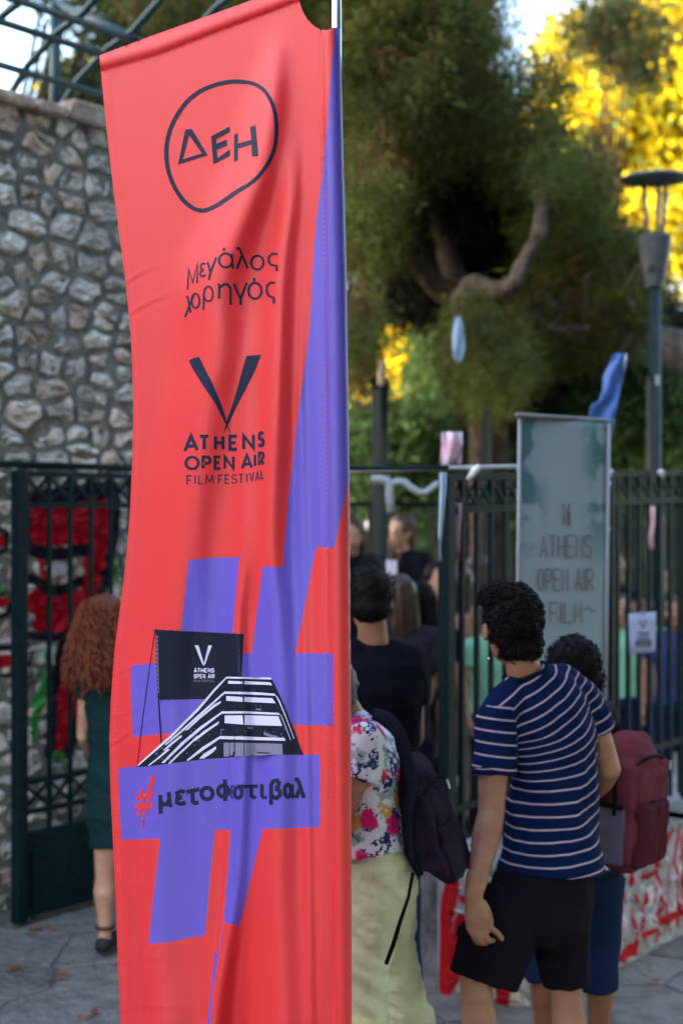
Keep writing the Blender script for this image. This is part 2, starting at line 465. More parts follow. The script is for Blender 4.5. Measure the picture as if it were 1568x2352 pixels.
# rail along the wall
rl = thing('wall_rail', 'thin dark pipe rail running along the stone wall above the gate', 'rail')
r = MB(); pA = G0-N1*.13+E1*(-.6)+Vector((0, 0, 2.235)); pB = G0-N1*.13+E1*1.9+Vector((0, 0, 2.235))
r.tube([pA, pB], .017); r.build('pipe', M['green_metal'], rl, smooth=True)
for k in range(4):
    b = MB(); q = pA+(pB-pA)*(.1+.26*k); b.tube([q, q-N1*.17], .01); b.build('bracket', M['green_metal'], rl)

# ------------------------------------------------------------------ open gate leaf (left)
def z_(h): return Vector((0, 0, h))
gate = thing('gate_leaf', 'dark green iron gate leaf standing open against the stone wall, solid lower panel', 'gate', loc=G0)
m_ = M['green_metal']
b = MB(); b.bar(G0+z_(.02), G0+z_(2.2), .062); b.build('post', m_, gate, bevel=.006)
b = MB(); b.bar(G0+E1*1.22+z_(.06), G0+E1*1.22+z_(2.19), .045); b.build('post', m_, gate, bevel=.006)
for zz in (2.185, 2.035, .69, .545):
    b = MB(); b.bar(G0+E1*.031+z_(zz), G0+E1*1.2+z_(zz), .02, .028); b.build('rail', m_, gate)
bars_s = [.179+.132*k for k in range(8)]
for s in bars_s:
    b = MB(); b.bar(G0+E1*s+z_(.42), G0+E1*s+z_(2.175), .019); b.build('bar', m_, gate)
edges = [.03]+bars_s+[1.2]
for zt, zb in ((2.172, 2.047), (.677, .557)):
    for a_, c_ in zip(edges[:-1], edges[1:]):
        if c_-a_ < .04: continue
        for u0, u1, off in ((a_, c_, .004), (c_, a_, -.004)):
            b = MB(); b.bar(G0+E1*u0+N1*off+z_(zt), G0+E1*u1+N1*off+z_(zb), .011, .016); b.build('lattice_bar', m_, gate)
b = MB(); b.box(G0+E1*.61+z_(.245), E1*.58, N1*.006, z_(.185)); b.build('panel', m_, gate)
for zz in (.43, .055):
    b = MB(); b.bar(G0+E1*.031+z_(zz), G0+E1*1.2+z_(zz), .03, .035); b.build('panel_frame', m_, gate)
b = MB(); b.bar(G0+E1*.075+N1*.012+z_(.02), G0+E1*.075+N1*.012+z_(.36), .012); b.tube([G0+E1*.075+N1*.012+z_(.35), G0+E1*.13+N1*.02+z_(.352)], .006); b.build('drop_bolt', m_, gate)
settle(gate)

# ------------------------------------------------------------------ right fence on low wall
FP = Vector((0.440, 5.95, 0)); FQ = Vector((1.735, 7.4, 0)); FE = (FQ-FP).normalized(); FN = Vector((FE.y, -FE.x, 0)); FL = (FQ-FP).length
def ftop(u): return 2.145+.06*min(u/FL, 1.6)
fence = thing('iron_fence', 'dark green iron fence with crossed lattice band, right of the gate opening', 'fence')
FEND = 4.6; LEDGE = .50
for u in (0.0, .62, 1.30, 2.05, 3.2, 4.5):
    p = FP+FE*u; b = MB(); b.bar(p+z_(LEDGE-.02), p+z_(ftop(u)+.01), .055 if u == 0 else .042); b.build('post', m_, fence, bevel=.005)
for dz in (0.0, -.14, -1.40):
    b = MB(); b.bar(FP+z_(ftop(0)+dz), FP+FE*FL+z_(ftop(FL)+dz), .02, .03); b.bar(FP+FE*(FL+.001)+z_(ftop(FL)+dz), FP+FE*FEND+z_(ftop(FEND)+dz), .02, .03); b.build('rail', m_, fence)
k = 1; sp = .105
while k*sp < FEND:
    u = k*sp; p = FP+FE*u
    b = MB(); b.bar(p+z_(LEDGE+.03), p+z_(ftop(u)-.012), .02); b.build('bar', m_, fence)
    for a_, c_, off in ((u-sp, u, .004), (u, u-sp, -.004)):
        b = MB(); b.bar(FP+FE*a_+FN*off+z_(ftop(a_)-.015), FP+FE*c_+FN*off+z_(ftop(c_)-.128), .010, .014); b.build('lattice_bar', m_, fence)
    k += 1

low = thing('low_wall', 'low rubble wall under the iron fence, whitewashed with red graffiti', 'wall')
def on_low(dx, dy):
    a, c = LW[1], LW[2]; e = (c-a).normalized(); t = (dx-784)/F
    s = (t*a.y-a.x)/(e.x-t*e.y); return s, CAM_Z-(dy-1176)/F*(a.y+s*e.y)
M['lowmortar'] = mat('low mortar', (.34, .33, .35), .95, .1, var=.5, scale=10, bump=.9, bscale=40)
e_l = (LW[2]-LW[1]).normalized()
low_red = strokes_on(on_low, [
    ([(1475, 1940), (1445, 1960)], .025), ([(1470, 1905), (1455, 1990), (1450, 2030)], .014), ([(1545, 1905), (1520, 1960), (1505, 1985)], .018),
    ([(1560, 1900), (1550, 1960), (1546, 1985)], .014), ([(1475, 2015), (1500, 2000), (1517, 2030), (1518, 2080), (1505, 2110)], .016),
    ([(1483, 2055), (1475, 2090), (1480, 2125)], .012), ([(1535, 1980), (1533, 2050), (1530, 2100)], .009), ([(1552, 1990), (1556, 2060), (1560, 2100)], .012),
    ([(1505, 2120), (1535, 2108), (1568, 2095)], .022), ([(1475, 2150), (1500, 2140)], .016), ([(1450, 2010), (1446, 2030)], .012),
    ([(1433, 2055), (1436, 2070)], .01), ([(1455, 2058), (1458, 2068)], .012), ([(1420, 2110), (1416, 2150)], .012), ([(1425, 2195), (1460, 2175)], .03), ([(1430, 1990), (1428, 2020)], .012), ([(1565, 1925), (1568, 2070)], .014), ([(1522, 1935), (1518, 1975)], .008), ([(1500, 2030), (1496, 2075)], .006), ([(1540, 2105), (1538, 2140)], .014), ([(1512, 2120), (1508, 2160)], .012), ([(1488, 1925), (1484, 1955)], .008), ([(1450, 2090), (1452, 2130)], .009), ([(1466, 2110), (1462, 2160)], .010), ([(1556, 2080), (1556, 2120)], .02)])
corner_red = [(-.02, .0, .05, .46, .035), (.10, .31, .04, .10, .035), (.10, .40, .17, .41, .02), (.0, .02, .08, .14, .05), (.27, .0, .29, .12, .03), (.14, .0, .15, .08, .025)]
for key in ('lowstone', 'lowmortar'):
    mm = M[key]; a = seg_mask(mm, low_red, LW[1], e_l, .03, 8); c0_ = seg_mask(mm, corner_red, LW[0], (LW[1]-LW[0]).normalized(), .04, 7); paint_over(mm, [(a, (.36, .008, .014)), (c0_, (.34, .006, .012))])
core = MB()
back = [p+Vector((-.50, .45, 0)) for p in LW]; back[0] = Vector((.42, 6.25, 0))
base = [Vector((p.x, p.y, -.02)) for p in LW]+[Vector((p.x, p.y, -.02)) for p in reversed(back)]
n = len(base); core.add(base+[v+z_(LEDGE+.02) for v in base], [tuple(range(n))[::-1], tuple(range(n, 2*n))]+[(i, (i+1) % n, n+(i+1) % n, n+i) for i in range(n)])
core.build('wall_core', M['lowmortar'], low)
for i in range(3):
    a, c = LW[i], LW[i+1]; e = (c-a).normalized(); nn = Vector((e.y, -e.x, 0)); L = (c-a).length
    rubble(a-nn*.012, e, nn, 0, L if i < 2 else 1.3, 0.0, LEDGE-.02, .15, .11, M['lowstone'], low, seed=20+i, proud=(.008, .032), gap=.007)
    if i: # ledge slabs on top
        u = 0
        while u < L-.1:
            l_ = rnd.uniform(.25, .4); c_ = MB(); c_.box((0, 0, 0), e*(l_/2-.006), nn*.12, z_(.018)); o = c_.build('ledge_stone', M['slab'], low, bevel=.008)
            o.location = a+e*(u+l_/2)-nn*.12+z_(LEDGE+.02); u += l_

# ------------------------------------------------------------------ far gate fence seen through the opening
far = thing('far_fence', 'second green iron fence further back, seen through the gate opening', 'fence')
for i in range(30):
    x = -.6+.115*i; y = 10.2+.3*i*.115
    b = MB(); b.bar((x, y, .1), (x, y, 2.05), .02); b.build('bar', m_, far)
for zz in (2.06, .25):
    b = MB(); b.bar((-.6, 10.2, zz), (2.85, 11.23, zz), .03); b.build('rail', m_, far)
for (dx, yt) in ((872, 890), (1118, 950)):
    t = thing('fence_post', 'tall dark green post with a wider square cap beyond the fence' if dx == 872 else 'slim dark green post without a cap behind the hanging cloth strips', 'post')
    p = W(dx, yt, 10.0); b = MB(); b.bar((p.x, p.y, 0), p, .085 if dx == 872 else .045); b.build('shaft', m_, t)
    b = MB(); b.box(p+z_(.035), (.065, 0, 0), (0, .065, 0), z_(.03)) if dx == 872 else b.box(p+z_(.012), (.025, 0, 0), (0, .025, 0), z_(.01)); b.build('cap', m_, t)
# pale lintel rod between the posts
t = thing('gate_lintel', 'long cream painted rod spanning the gate opening with a thin dark rail behind', 'bar')
b = MB(); a = W(700, 1083, 5.55); c = W(1190, 1071, 5.9); b.tube([a, c], .0085, 8); b.build('rod', mat('cream paint', (.62, .58, .55), .5, .4, var=.15), t, smooth=True)
b = MB(); b.tube([W(700, 1076, 5.6), W(1030, 1074, 5.63)], .008, 8); b.build('dark_rail', m_, t)
b = MB(); k0 = W(1088, 1082, 5.83); b.tube([k0+Vector((.02, -.015, .02)), k0+Vector((0, -.02, 0)), k0+Vector((-.015, -.02, -.02)), k0+Vector((-.03, -.015, -.035))], [.012, .016, .012, .006], 8); b.build('cloth_knot', mat('white rag', (.7, .68, .66), .9), t, smooth=True)
# grey sagging cable
b = MB(); pts = [(852, 1101), (870, 1100), (889, 1103), (894, 1112), (893, 1140), (897, 1178)]
M['cable'] = mat('pale grey hose', (.32, .33, .34), .5, .3)
t = thing('hose', 'pale grey hose sagging in a loop across the gate opening', 'hose')
b.tube([W(x, y, 7.6) for x, y in pts], .022, 8); b.build('hose_end', M['cable'], t, smooth=True)
b = MB(); b.tube([W(x, y, 7.6) for x, y in ((896, 1112), (912, 1106), (928, 1107), (943, 1120), (960, 1131), (978, 1131), (995, 1118), (1010, 1109), (1035, 1106))], .019, 8); b.build('hose_loop', M['cable'], t, smooth=True)

# ------------------------------------------------------------------ street lamp
LY = 10.0; lp = W(1503, 1176, LY); lp.z = 0
lamp = thing('street_lamp', 'dark green park lamp post with ribbed cone basket and flat disc cap', 'street lamp', loc=lp)
M['lamppole'] = mat('lamp pole paint', (.016, .030, .034), .5, .2, var=.3)
M['lampgrey'] = mat('grey green metal', (.085, .105, .12), .45, .5, var=.3, scale=12)
def lz(dy): return CAM_Z-(dy-1176)/F*LY
b = MB(); b.tube([lp+z_(0), lp+z_(lz(655))], .043, 12); b.build('pole', M['lamppole'], lamp, smooth=True)
b = MB(); b.tube([lp+z_(0), lp+z_(1.95), lp+z_(2.02)], [.075, .07, .045], 12); b.build('base', m_, lamp, smooth=True)
prof = []; zt, zb = lz(540), lz(658); n = 9
for i in range(n):
    z0 = zb+(zt-zb)*i/n; z1 = zb+(zt-zb)*(i+.72)/n; z2 = zb+(zt-zb)*(i+.8)/n; z3 = zb+(zt-zb)*(i+.98)/n
    r0 = .06+.062*(i/n)**.8; prof += [(r0, z0), (r0+.008, z1), (r0-.016, z2), (r0-.014, z3)]
b = MB(); b.lathe((lp.x, lp.y, 0), prof, 24); b.build('basket', M['lampgrey'], lamp)
for an in (2.6, -.5, 1.0):
    b = MB(); b.tube([lp+Vector((.05*math.cos(an), .05*math.sin(an), zt-.03)), lp+Vector((.085*math.cos(an), .085*math.sin(an), lz(415)))], .016, 8); b.build('strut', M['lampgrey'], lamp, smooth=True)
zc = lz(412); b = MB(); b.lathe((lp.x, lp.y, 0), [(.001, zc-.012), (.16, zc-.01), (.235, zc-.004), (.24, zc+.006), (.225, zc+.018), (.1, zc+.035), (.001, zc+.04)], 32); b.build('cap', M['lampgrey'], lamp, smooth=True)
b = MB(); b.bar(lp+Vector((.012, -.046, lz(885))), lp+Vector((.012, -.046, lz(862))), .05, .004); b.build('sticker', mat('worn sticker', (.3, .36, .42), .5, var=.6, scale=40), lamp)
b = MB(); b.tube([lp+Vector((-.05, -.02, 0)), lp+Vector((-.05, -.02, lz(870)))], .006, 6); b.build('conduit', mat('conduit', (.16, .15, .13), .7), lamp)
settle(lamp)

# ------------------------------------------------------------------ pergola over the wall
perg = thing('pergola', 'curved dark green pipe pergola above the stone wall', 'pergola')
mp = M['pergola_metal']
def PW(s, nn, zz): return B0+E1*s+N1*nn+z_(zz)
def pw_from(dx, dy, nn):
    """(s, z) of the point seen at dx, dy on the upright plane nn in front of the wall"""
    o = B0+N1*nn; t = (dx-784)/F; s = (t*o.y-o.x)/(E1.x-t*E1.y); return s, CAM_Z-(dy-1176)/F*(o.y+s*E1.y)
PUR = []
for nn, dy in ((-.10, 186), (.14, 90), (.33, 30)):
    s_, z_h = pw_from(130, dy, nn); PUR.append((nn, z_h))
    b = MB(); b.tube([PW(-2.2, nn, z_h), PW(1.0, nn, z_h)], .020, 8); b.build('purlin', mp, perg, smooth=True)
arch = [(-1.0, PUR[0][1]-.95), (-.62, PUR[0][1]-.46), (-.34, PUR[0][1]-.16)]+[(nn, z_h+.042) for nn, z_h in PUR]+[(.62, PUR[2][1]+.20), (1.0, PUR[2][1]+.30)]
s_b, _ = pw_from(133, 85, .14)
for k in range(-6, 5):
    s = s_b+.33*k
    if s > 1.02: continue
    b = MB(); b.tube([PW(s, a, c) for a, c in arch], .019, 8); b.build('rib', mp, perg, smooth=True)
s_c, _ = pw_from(251, 60, .14)
b = MB(); b.tube([PW(s_c, -.30, WH-.1), PW(s_c, -.30, PUR[0][1]+.5)], .03, 10); b.build('column', mp, perg, smooth=True)
b = MB(); b.tube([PW(s_c, -.30, PUR[0][1]+.5), PW(s_c, .36, PUR[2][1])], .02, 10); b.build('end_brace', mp, perg, smooth=True)
# ------------------------------------------------------------------ the festival flag
LEFT = [(-60, 216), (126, 228), (150, 230), (230, 238), (300, 245), (450, 262), (620, 285), (750, 299), (850, 304), (930, 306), (1050, 304), (1180, 298),
        (1300, 288), (1400, 275), (1500, 262), (1600, 255), (1700, 251), (1800, 253), (1950, 260), (2080, 266), (2200, 270), (2352, 277), (2520, 284)]
RIGHT = [(-60, 780), (62, 782), (300, 787), (600, 795), (1100, 803), (1700, 806), (2352, 808), (2520, 809)]
POLE_Y = 3.46
SEAM = [(62, 741), (1000, 750), (1250, 753), (2352, 766), (2520, 767)]
def G(x, c, w): return np.exp(-((x-c)/w)**2)
def flag_depth(x, y):
    L = interp(LEFT, y); R = interp(RIGHT, y)
    u = np.clip((x-L)/(R-L), 0, 1)
    xs = interp(SEAM, y)
    d = np.where(x < xs, (xs-x)*.00072, 0.0)
    env = np.clip((xs-x)/60, 0, 1)*np.clip((x-L)/60+.15, 0, 1)
    h = np.zeros_like(x)
    ram = lambda a, b: np.clip((y-a)/(b-a), 0, 1)
    # R1: long fold that wanders from upper right to lower left
    c1 = interp_s([(100, 638), (250, 618), (350, 606), (450, 574), (570, 520), (690, 480), (797, 500), (860, 478), (1100, 440), (1400, 395), (1600, 365), (1757, 370), (1983, 352), (2208, 350), (2352, 366)], y)
    a1 = interp_s([(90, 0), (180, .014), (400, .026), (700, .030), (1000, .030), (1500, .026), (2000, .028), (2352, .030)], y)
    w1 = interp_s([(90, 26), (400, 50), (700, 62), (1500, 68), (2352, 72)], y)
    h += a1*G(x, c1, w1)
    # R2 near the purple edge
    c2 = interp_s([(380, 672), (500, 662), (600, 644), (705, 640), (841, 636), (1105, 624), (1272, 618), (1400, 634), (1608, 640), (1720, 640), (1983, 632), (2352, 640)], y)
    a2 = interp_s([(300, 0), (480, .012), (900, .020), (1500, .020), (2000, .026), (2352, .026)], y)
    h += a2*G(x, c2, interp_s([(300, 22), (900, 34), (1500, 40), (2352, 58)], y))
    # R3 small bright ridge in the middle
    c3 = interp_s([(560, 640), (863, 568), (962, 566), (1309, 560), (1421, 540), (1700, 560), (1909, 552), (2058, 545), (2133, 530), (2352, 500)], y)
    a3 = interp_s([(700, 0), (900, .005), (1300, .009), (1700, .012), (2352, .012)], y)
    h += a3*G(x, c3, 22)
    # sharp crease low down
    cc = interp_s([(1640, 538), (1720, 534), (1900, 530), (2100, 514), (2250, 495), (2352, 484), (2520, 470)], y)
    ac = interp_s([(1640, 0), (1780, .012), (2352, .018)], y)
    s = 1/(1+np.exp(-np.clip((x-cc)/1.6, -30, 30)))
    h += ac*s*np.exp(-np.clip(x-cc, 0, None)/34)
    # narrow pleats by the seam
    h += .003*ram(250, 700)*G(x, xs-20-6*np.sin(y/310), 11)+.004*ram(350, 900)*G(x, interp([(300, 708), (900, 690), (2352, 716)], y), 12)
    h += .002*ram(1000, 1400)*G(x, 470+10*np.sin(y/270), 20)
    # slow undulation, dragging creases on the free edge
    h += .004*np.sin(x/46+y/520)*ram(500, 1300)+.0015*np.sin(x/23-y/400)*ram(900, 1700)
    hc = np.zeros_like(x)
    for (x0, y0, sl, a) in ((255, 660, -.42, .0022), (300, 720, -.5, .0018), (270, 1540, -.16, .0016), (262, 1640, -.1, .0018), (262, 1700, -.45, .003), (270, 2040, -.04, .002), (275, 2130, -.03, .002), (280, 2210, -.02, .0018), (290, 2320, -.05, .003), (265, 1900, -.1, .0015)):
        yy = y-(y0+sl*(x-x0)+6*np.sin(x/31)); hc += a*1.1*(np.exp(-(yy/5.0)**2)-.6*np.exp(-((yy-8)/7.0)**2))*np.exp(-((x-x0-30)/60)**2)
    h = h*env*interp([(0, 2.7), (900, 2.7), (1500, 2.7), (2400, 3.0)], y)+hc*np.clip((xs-x)/60, 0, 1)
    # pole sleeve
    hw = (R-xs)/2; t = np.clip((x-(R-hw))/hw, -1, 1)
    sl = .0285*np.sqrt(np.clip(1-t*t, 0, 1))
    h = np.where(x > xs, sl, h)
    h -= .004*G(x, xs, 4)
    # top hem tube
    ys = interp([(200, 170), (231, 159), (359, 123), (513, 64), (682, 0), (760, -34)], x)
    k = np.clip((ys-y)/36, 0, 1); hem = .012*np.sqrt(np.clip(1-(2*k-1)**2, 0, 1)); hem = np.where((y < ys) & (x < 700), hem, 0)
    h = h*np.where(x < 700, np.clip((y-ys)/110, 0, 1), 1)+hem
    return POLE_Y+d-h+.001

def flag_pt(xy, off=0.0):
    xy = np.asarray(xy, float); x, y = xy[:, 0], xy[:, 1]
    Y = flag_depth(x, y)
    P = np.stack([(x-784)/F*Y, Y, CAM_Z-(y-1176)/F*Y], 1)
    if off:
        e = 1.0
        Px = flag_pt(np.stack([x+e, y], 1)); Py = flag_pt(np.stack([x, y+e], 1))
        N = np.cross(Px-P, Py-P); N /= np.linalg.norm(N, axis=1)[:, None]+1e-12
        N[N[:, 1] > 0] *= -1
        P = P+N*off
    return P

def cdt_shape(polys, step=(6, 8), clip=None):
    """2-D union of polygons (each (outer, holes)) with inner grid points -> verts, tris, region id"""
    allp = [p for o, hs in polys for p in ([o]+hs)]
    A = np.vstack([np.asarray(p, float) for p in allp]); x0, y0 = A.min(0); x1, y1 = A.max(0)
    vs = []; es = []
    for p in allp:
        p = [tuple(q) for q in p]; o = len(vs); k = 0; first = o
        for i in range(len(p)):
            a = p[i]; b = p[(i+1) % len(p)]; L = math.hypot(b[0]-a[0], b[1]-a[1]); m_ = max(1, int(L/max(step)))
            for j in range(m_): vs.append((a[0]+(b[0]-a[0])*j/m_, a[1]+(b[1]-a[1])*j/m_))
        nn = len(vs)-o; es += [(o+i, o+(i+1) % nn) for i in range(nn)]
    gx = np.arange(x0+.37, x1, step[0]); gy = np.arange(y0+.41, y1, step[1])
    if len(gx) and len(gy):
        X, Y = np.meshgrid(gx, gy); X = X.ravel(); Y = Y.ravel()
        keep = np.zeros(len(X), bool)
        for o, hs in polys: keep |= in_poly(X, Y, o)
        vs += list(zip(X[keep], Y[keep]))
    r = delaunay_2d_cdt([Vector(v) for v in vs], es, [], 0, 1e-4)
    V = np.array([tuple(v) for v in r[0]]); T = [tuple(f) for f in r[2]]
    C = np.array([V[list(f)].mean(0) for f in T])
    reg = np.full(len(T), -1)
    for k, (o, hs) in enumerate(polys):
        i = in_poly(C[:, 0], C[:, 1], o)
        for h in hs: i &= ~in_poly(C[:, 0], C[:, 1], h)
        reg[i] = k
    return V, T, reg

def cloth_mesh(name, V, T, mats, ids, parent, off=0.0, **kw):
    P = flag_pt(V, off)
    me = bpy.data.meshes.new(name); me.from_pydata(P.tolist(), [], T); me.update()
    o = link(name, me, mats, parent, smooth=True, **kw)
    me.polygons.foreach_set('material_index', ids)
    # all faces look at the camera
    bm = bmesh.new(); bm.from_mesh(me)
    fl = [f for f in bm.faces if f.normal.dot(f.calc_center_median()-Vector((0, 0, CAM_Z))) > 0]
    bmesh.ops.reverse_faces(bm, faces=fl); bm.normal_update()
    loose = [v for v in bm.verts if not v.link_faces]; bmesh.ops.delete(bm, geom=loose, context='VERTS')
    bm.to_mesh(me); bm.free()
    return o

def cloth_mat(name, col, trans=.2):
    m = bpy.data.materials.new(name); m.use_nodes = True; n, l = sget(m); b = n['Principled BSDF']
    b.inputs['Base Color'].default_value = (*col, 1); b.inputs['Roughness'].default_value = .55; b.inputs['Specular IOR Level'].default_value = .6 if trans else .10
    b.inputs['Sheen Weight'].default_value = .13 if trans else 0.0; b.inputs['Sheen Roughness'].default_value = .4
    tc = n.new('ShaderNodeTexCoord')
    mp = n.new('ShaderNodeMapping'); mp.inputs['Scale'].default_value = (260, 260, 260); l.new(tc.outputs['Object'], mp.inputs[0])
    wv = n.new('ShaderNodeTexNoise'); wv.inputs['Scale'].default_value = 3.0; wv.inputs['Detail'].default_value = 2; l.new(mp.outputs[0], wv.inputs['Vector'])
    n2 = n.new('ShaderNodeTexNoise'); n2.inputs['Scale'].default_value = 9; n2.inputs['Detail'].default_value = 3
    mp2 = n.new('ShaderNodeMapping'); mp2.inputs['Scale'].default_value = (1.3, 1, .35); l.new(tc.outputs['Object'], mp2.inputs[0]); l.new(mp2.outputs[0], n2.inputs['Vector'])
    bp = n.new('ShaderNodeBump'); bp.inputs['Strength'].default_value = .10; bp.inputs['Distance'].default_value = .001; l.new(wv.outputs['Fac'], bp.inputs['Height'])
    b2 = n.new('ShaderNodeBump'); b2.inputs['Strength'].default_value = .35; b2.inputs['Distance'].default_value = .01; l.new(n2.outputs['Fac'], b2.inputs['Height']); l.new(bp.outputs[0], b2.inputs['Normal'])
    l.new(b2.outputs[0], b.inputs['Normal'])
    if trans:
        tr = n.new('ShaderNodeBsdfTranslucent'); tr.inputs[0].default_value = (*col, 1); ms = n.new('ShaderNodeMixShader'); ms.inputs[0].default_value = trans
        l.new(b.outputs[0], ms.inputs[1]); l.new(tr.outputs[0], ms.inputs[2]); l.new(ms.outputs[0], n['Material Output'].inputs[0])
    return m
M['red'] = cloth_mat('coral red polyester', (.62, .020, .024))
M['purple'] = cloth_mat('violet print', (.100, .064, .43))
M['navy'] = cloth_mat('navy ink', (.010, .016, .040), 0)
M['ink_dark'] = cloth_mat('screen ink', (.008, .010, .022), 0)
M['ink_white'] = cloth_mat('pale lilac ink', (.50, .48, .66), 0)
M['ink_grey'] = cloth_mat('grey lilac ink', (.16, .15, .23), 0)
M['thread'] = cloth_mat('pink thread', (.72, .10, .11), 0)

fp = W(785, 2352, POLE_Y)
flag = thing('feather_flag', 'tall coral red festival flag on a pole with purple hash sign and navy lettering', 'flag', loc=(fp.x, fp.y, 0))
outl = [(228, 126), (359, 77), (461, 41), (564, 4), (690, -44), (687, 0), (691, 14), (697, 28), (705, 42), (716, 54), (728, 63), (738, 68), (750, 68), (766, 62), (782, 62)]
outl += [(float(interp(RIGHT, y)), y) for y in range(120, 2480, 40)]
outl += [(809, 2480), (284, 2490)]
outl += [(float(interp(LEFT, y)), y) for y in range(2450, 140, -30)]
purp = [
 [(769, 61), (765, 115), (757, 200), (751, 286), (740, 400), (729, 480), (722, 560), (716, 650), (712, 743), (700, 840), (689, 916), (676, 1020), (664, 1127), (655, 1230), (650, 1303),
  (603, 1301), (590, 1400), (578, 1503), (677, 1503), (690, 1440), (706, 1360), (726, 1256), (767, 1260), (782, 1190), (802, 1104), (830, 1080), (830, 61)],
 [(433, 1287), (490, 1281), (550, 1280), (541, 1370), (534, 1458), (530, 1508), (408, 1520), (416, 1447), (424, 1370)],
 [(301, 1529), (357, 1523), (430, 1514), (500, 1507), (552, 1502), (578, 1501), (677, 1501), (765, 1501), (765, 1667), (670, 1666), (500, 1672), (395, 1684), (305, 1694), (300, 1600)],
 [(272, 1765), (400, 1752), (470, 1741), (547, 1736), (640, 1734), (734, 1734), (735, 1901), (670, 1903), (603, 1906), (580, 2000), (550, 2129), (514, 2119), (502, 2195), (499, 2196), (513, 2119),
  (522, 2010), (530, 1907), (493, 1907), (482, 2020), (471, 2149), (430, 2156), (390, 2165), (341, 2169), (352, 2060), (368, 1926), (320, 1929), (279, 1930), (274, 1850)],
 [(493, 2189), (502, 2193), (487, 2282), (484, 2352), (482, 2495), (470, 2495), (476, 2352), (487, 2245)]]
# clip purple to the outline by region test: a face must be in the outline AND in a purple polygon
V, T, reg = cdt_shape([(outl, [])]+[(p, []) for p in purp], (5, 7))
C = np.array([V[list(f)].mean(0) for f in T]); ins = in_poly(C[:, 0], C[:, 1], outl)
keep = [i for i in range(len(T)) if ins[i]]
cl = cloth_mesh('cloth', V, [T[i] for i in keep], [M['red'], M['purple']], [1 if reg[i] > 0 else 0 for i in keep], flag)
# back half of the pole sleeve
bv = []; bf = []; ys_ = list(range(62, 2481, 40))
for y in ys_:
    R_x = float(interp(RIGHT, y)); X_s = float(interp(SEAM, y)); hw_ = (R_x-X_s)/2
    for k in range(9):
        th = math.pi*k/8; c = W(R_x-hw_, y, POLE_Y); bv.append(c+Vector((hw_/F*POLE_Y*.99*math.cos(th), .0285*math.sin(th), 0)))
for i in range(len(ys_)-1):
    for k in range(8): bf.append((i*9+k, i*9+k+1, (i+1)*9+k+1, (i+1)*9+k))
o = mk('sleeve_back', bv, bf, [M['red'], M['purple']], flag, smooth=True)
for p in o.data.polygons: p.material_index = 1 if p.center.z > W(0, 1105, POLE_Y).z else 0
# pole, arm, base
b = MB(); pt = W(772, -260, POLE_Y); p1 = W(773, 62, POLE_Y+.004); p2 = W(779, 2352, POLE_Y); dirn = (p2-p1).normalized(); pb = p2+dirn*(p2.z/abs(dirn.z)-.02)
b.tube([pb, p2, p1, pt], [.014, .010, .0115, .0115], 14); b.build('pole', M['steel'], flag, smooth=True)
b = MB(); b.tube([W(240, 150, POLE_Y+.378), W(461, 72, POLE_Y+.232), W(690, -14, POLE_Y+.07), W(772, -60, POLE_Y)], .007, 8); b.build('arm', M['steel'], flag, smooth=True)
b = MB(); b.lathe((pb.x, pb.y, 0), [(.16, 0), (.16, .02), (.15, .035), (.03, .045), (.025, .2), (.001, .2)], 24); b.build('base', M['black'], flag)

def inkmesh(name, polys, mats, ids=None, off=.0008, step=(7, 7), label=None):
    V, T, reg = cdt_shape(polys, step)
    k = [i for i in range(len(T)) if reg[i] >= 0]
    return cloth_mesh(name, V, [T[i] for i in k], mats, [ids[reg[i]] if ids else 0 for i in k], flag, off)

def stroke(pts, w, w2=None, join=True):
    """a broad pen line as polygons"""
    out = []; n = len(pts)
    for i in range(n-1):
        a = pts[i]; b = pts[i+1]; L = math.hypot(b[0]-a[0], b[1]-a[1])
        if L < 1e-6: continue
        nx, ny = -(b[1]-a[1])/L, (b[0]-a[0])/L; wa = wb = w/2
        out.append(([(a[0]+nx*wa, a[1]+ny*wa), (b[0]+nx*wb, b[1]+ny*wb), (b[0]-nx*wb, b[1]-ny*wb), (a[0]-nx*wa, a[1]-ny*wa)], []))
    for p in pts[1:-1]:
        out.append(([(p[0]+w/2*math.cos(t*math.pi/5+.13), p[1]+w/2*math.sin(t*math.pi/5+.13)) for t in range(10)], []))
    return out
def arc(cx, cy, rx, ry, a0, a1, n=14):
    return [(cx+rx*math.cos(math.radians(a0+(a1-a0)*i/n)), cy-ry*math.sin(math.radians(a0+(a1-a0)*i/n))) for i in range(n+1)]
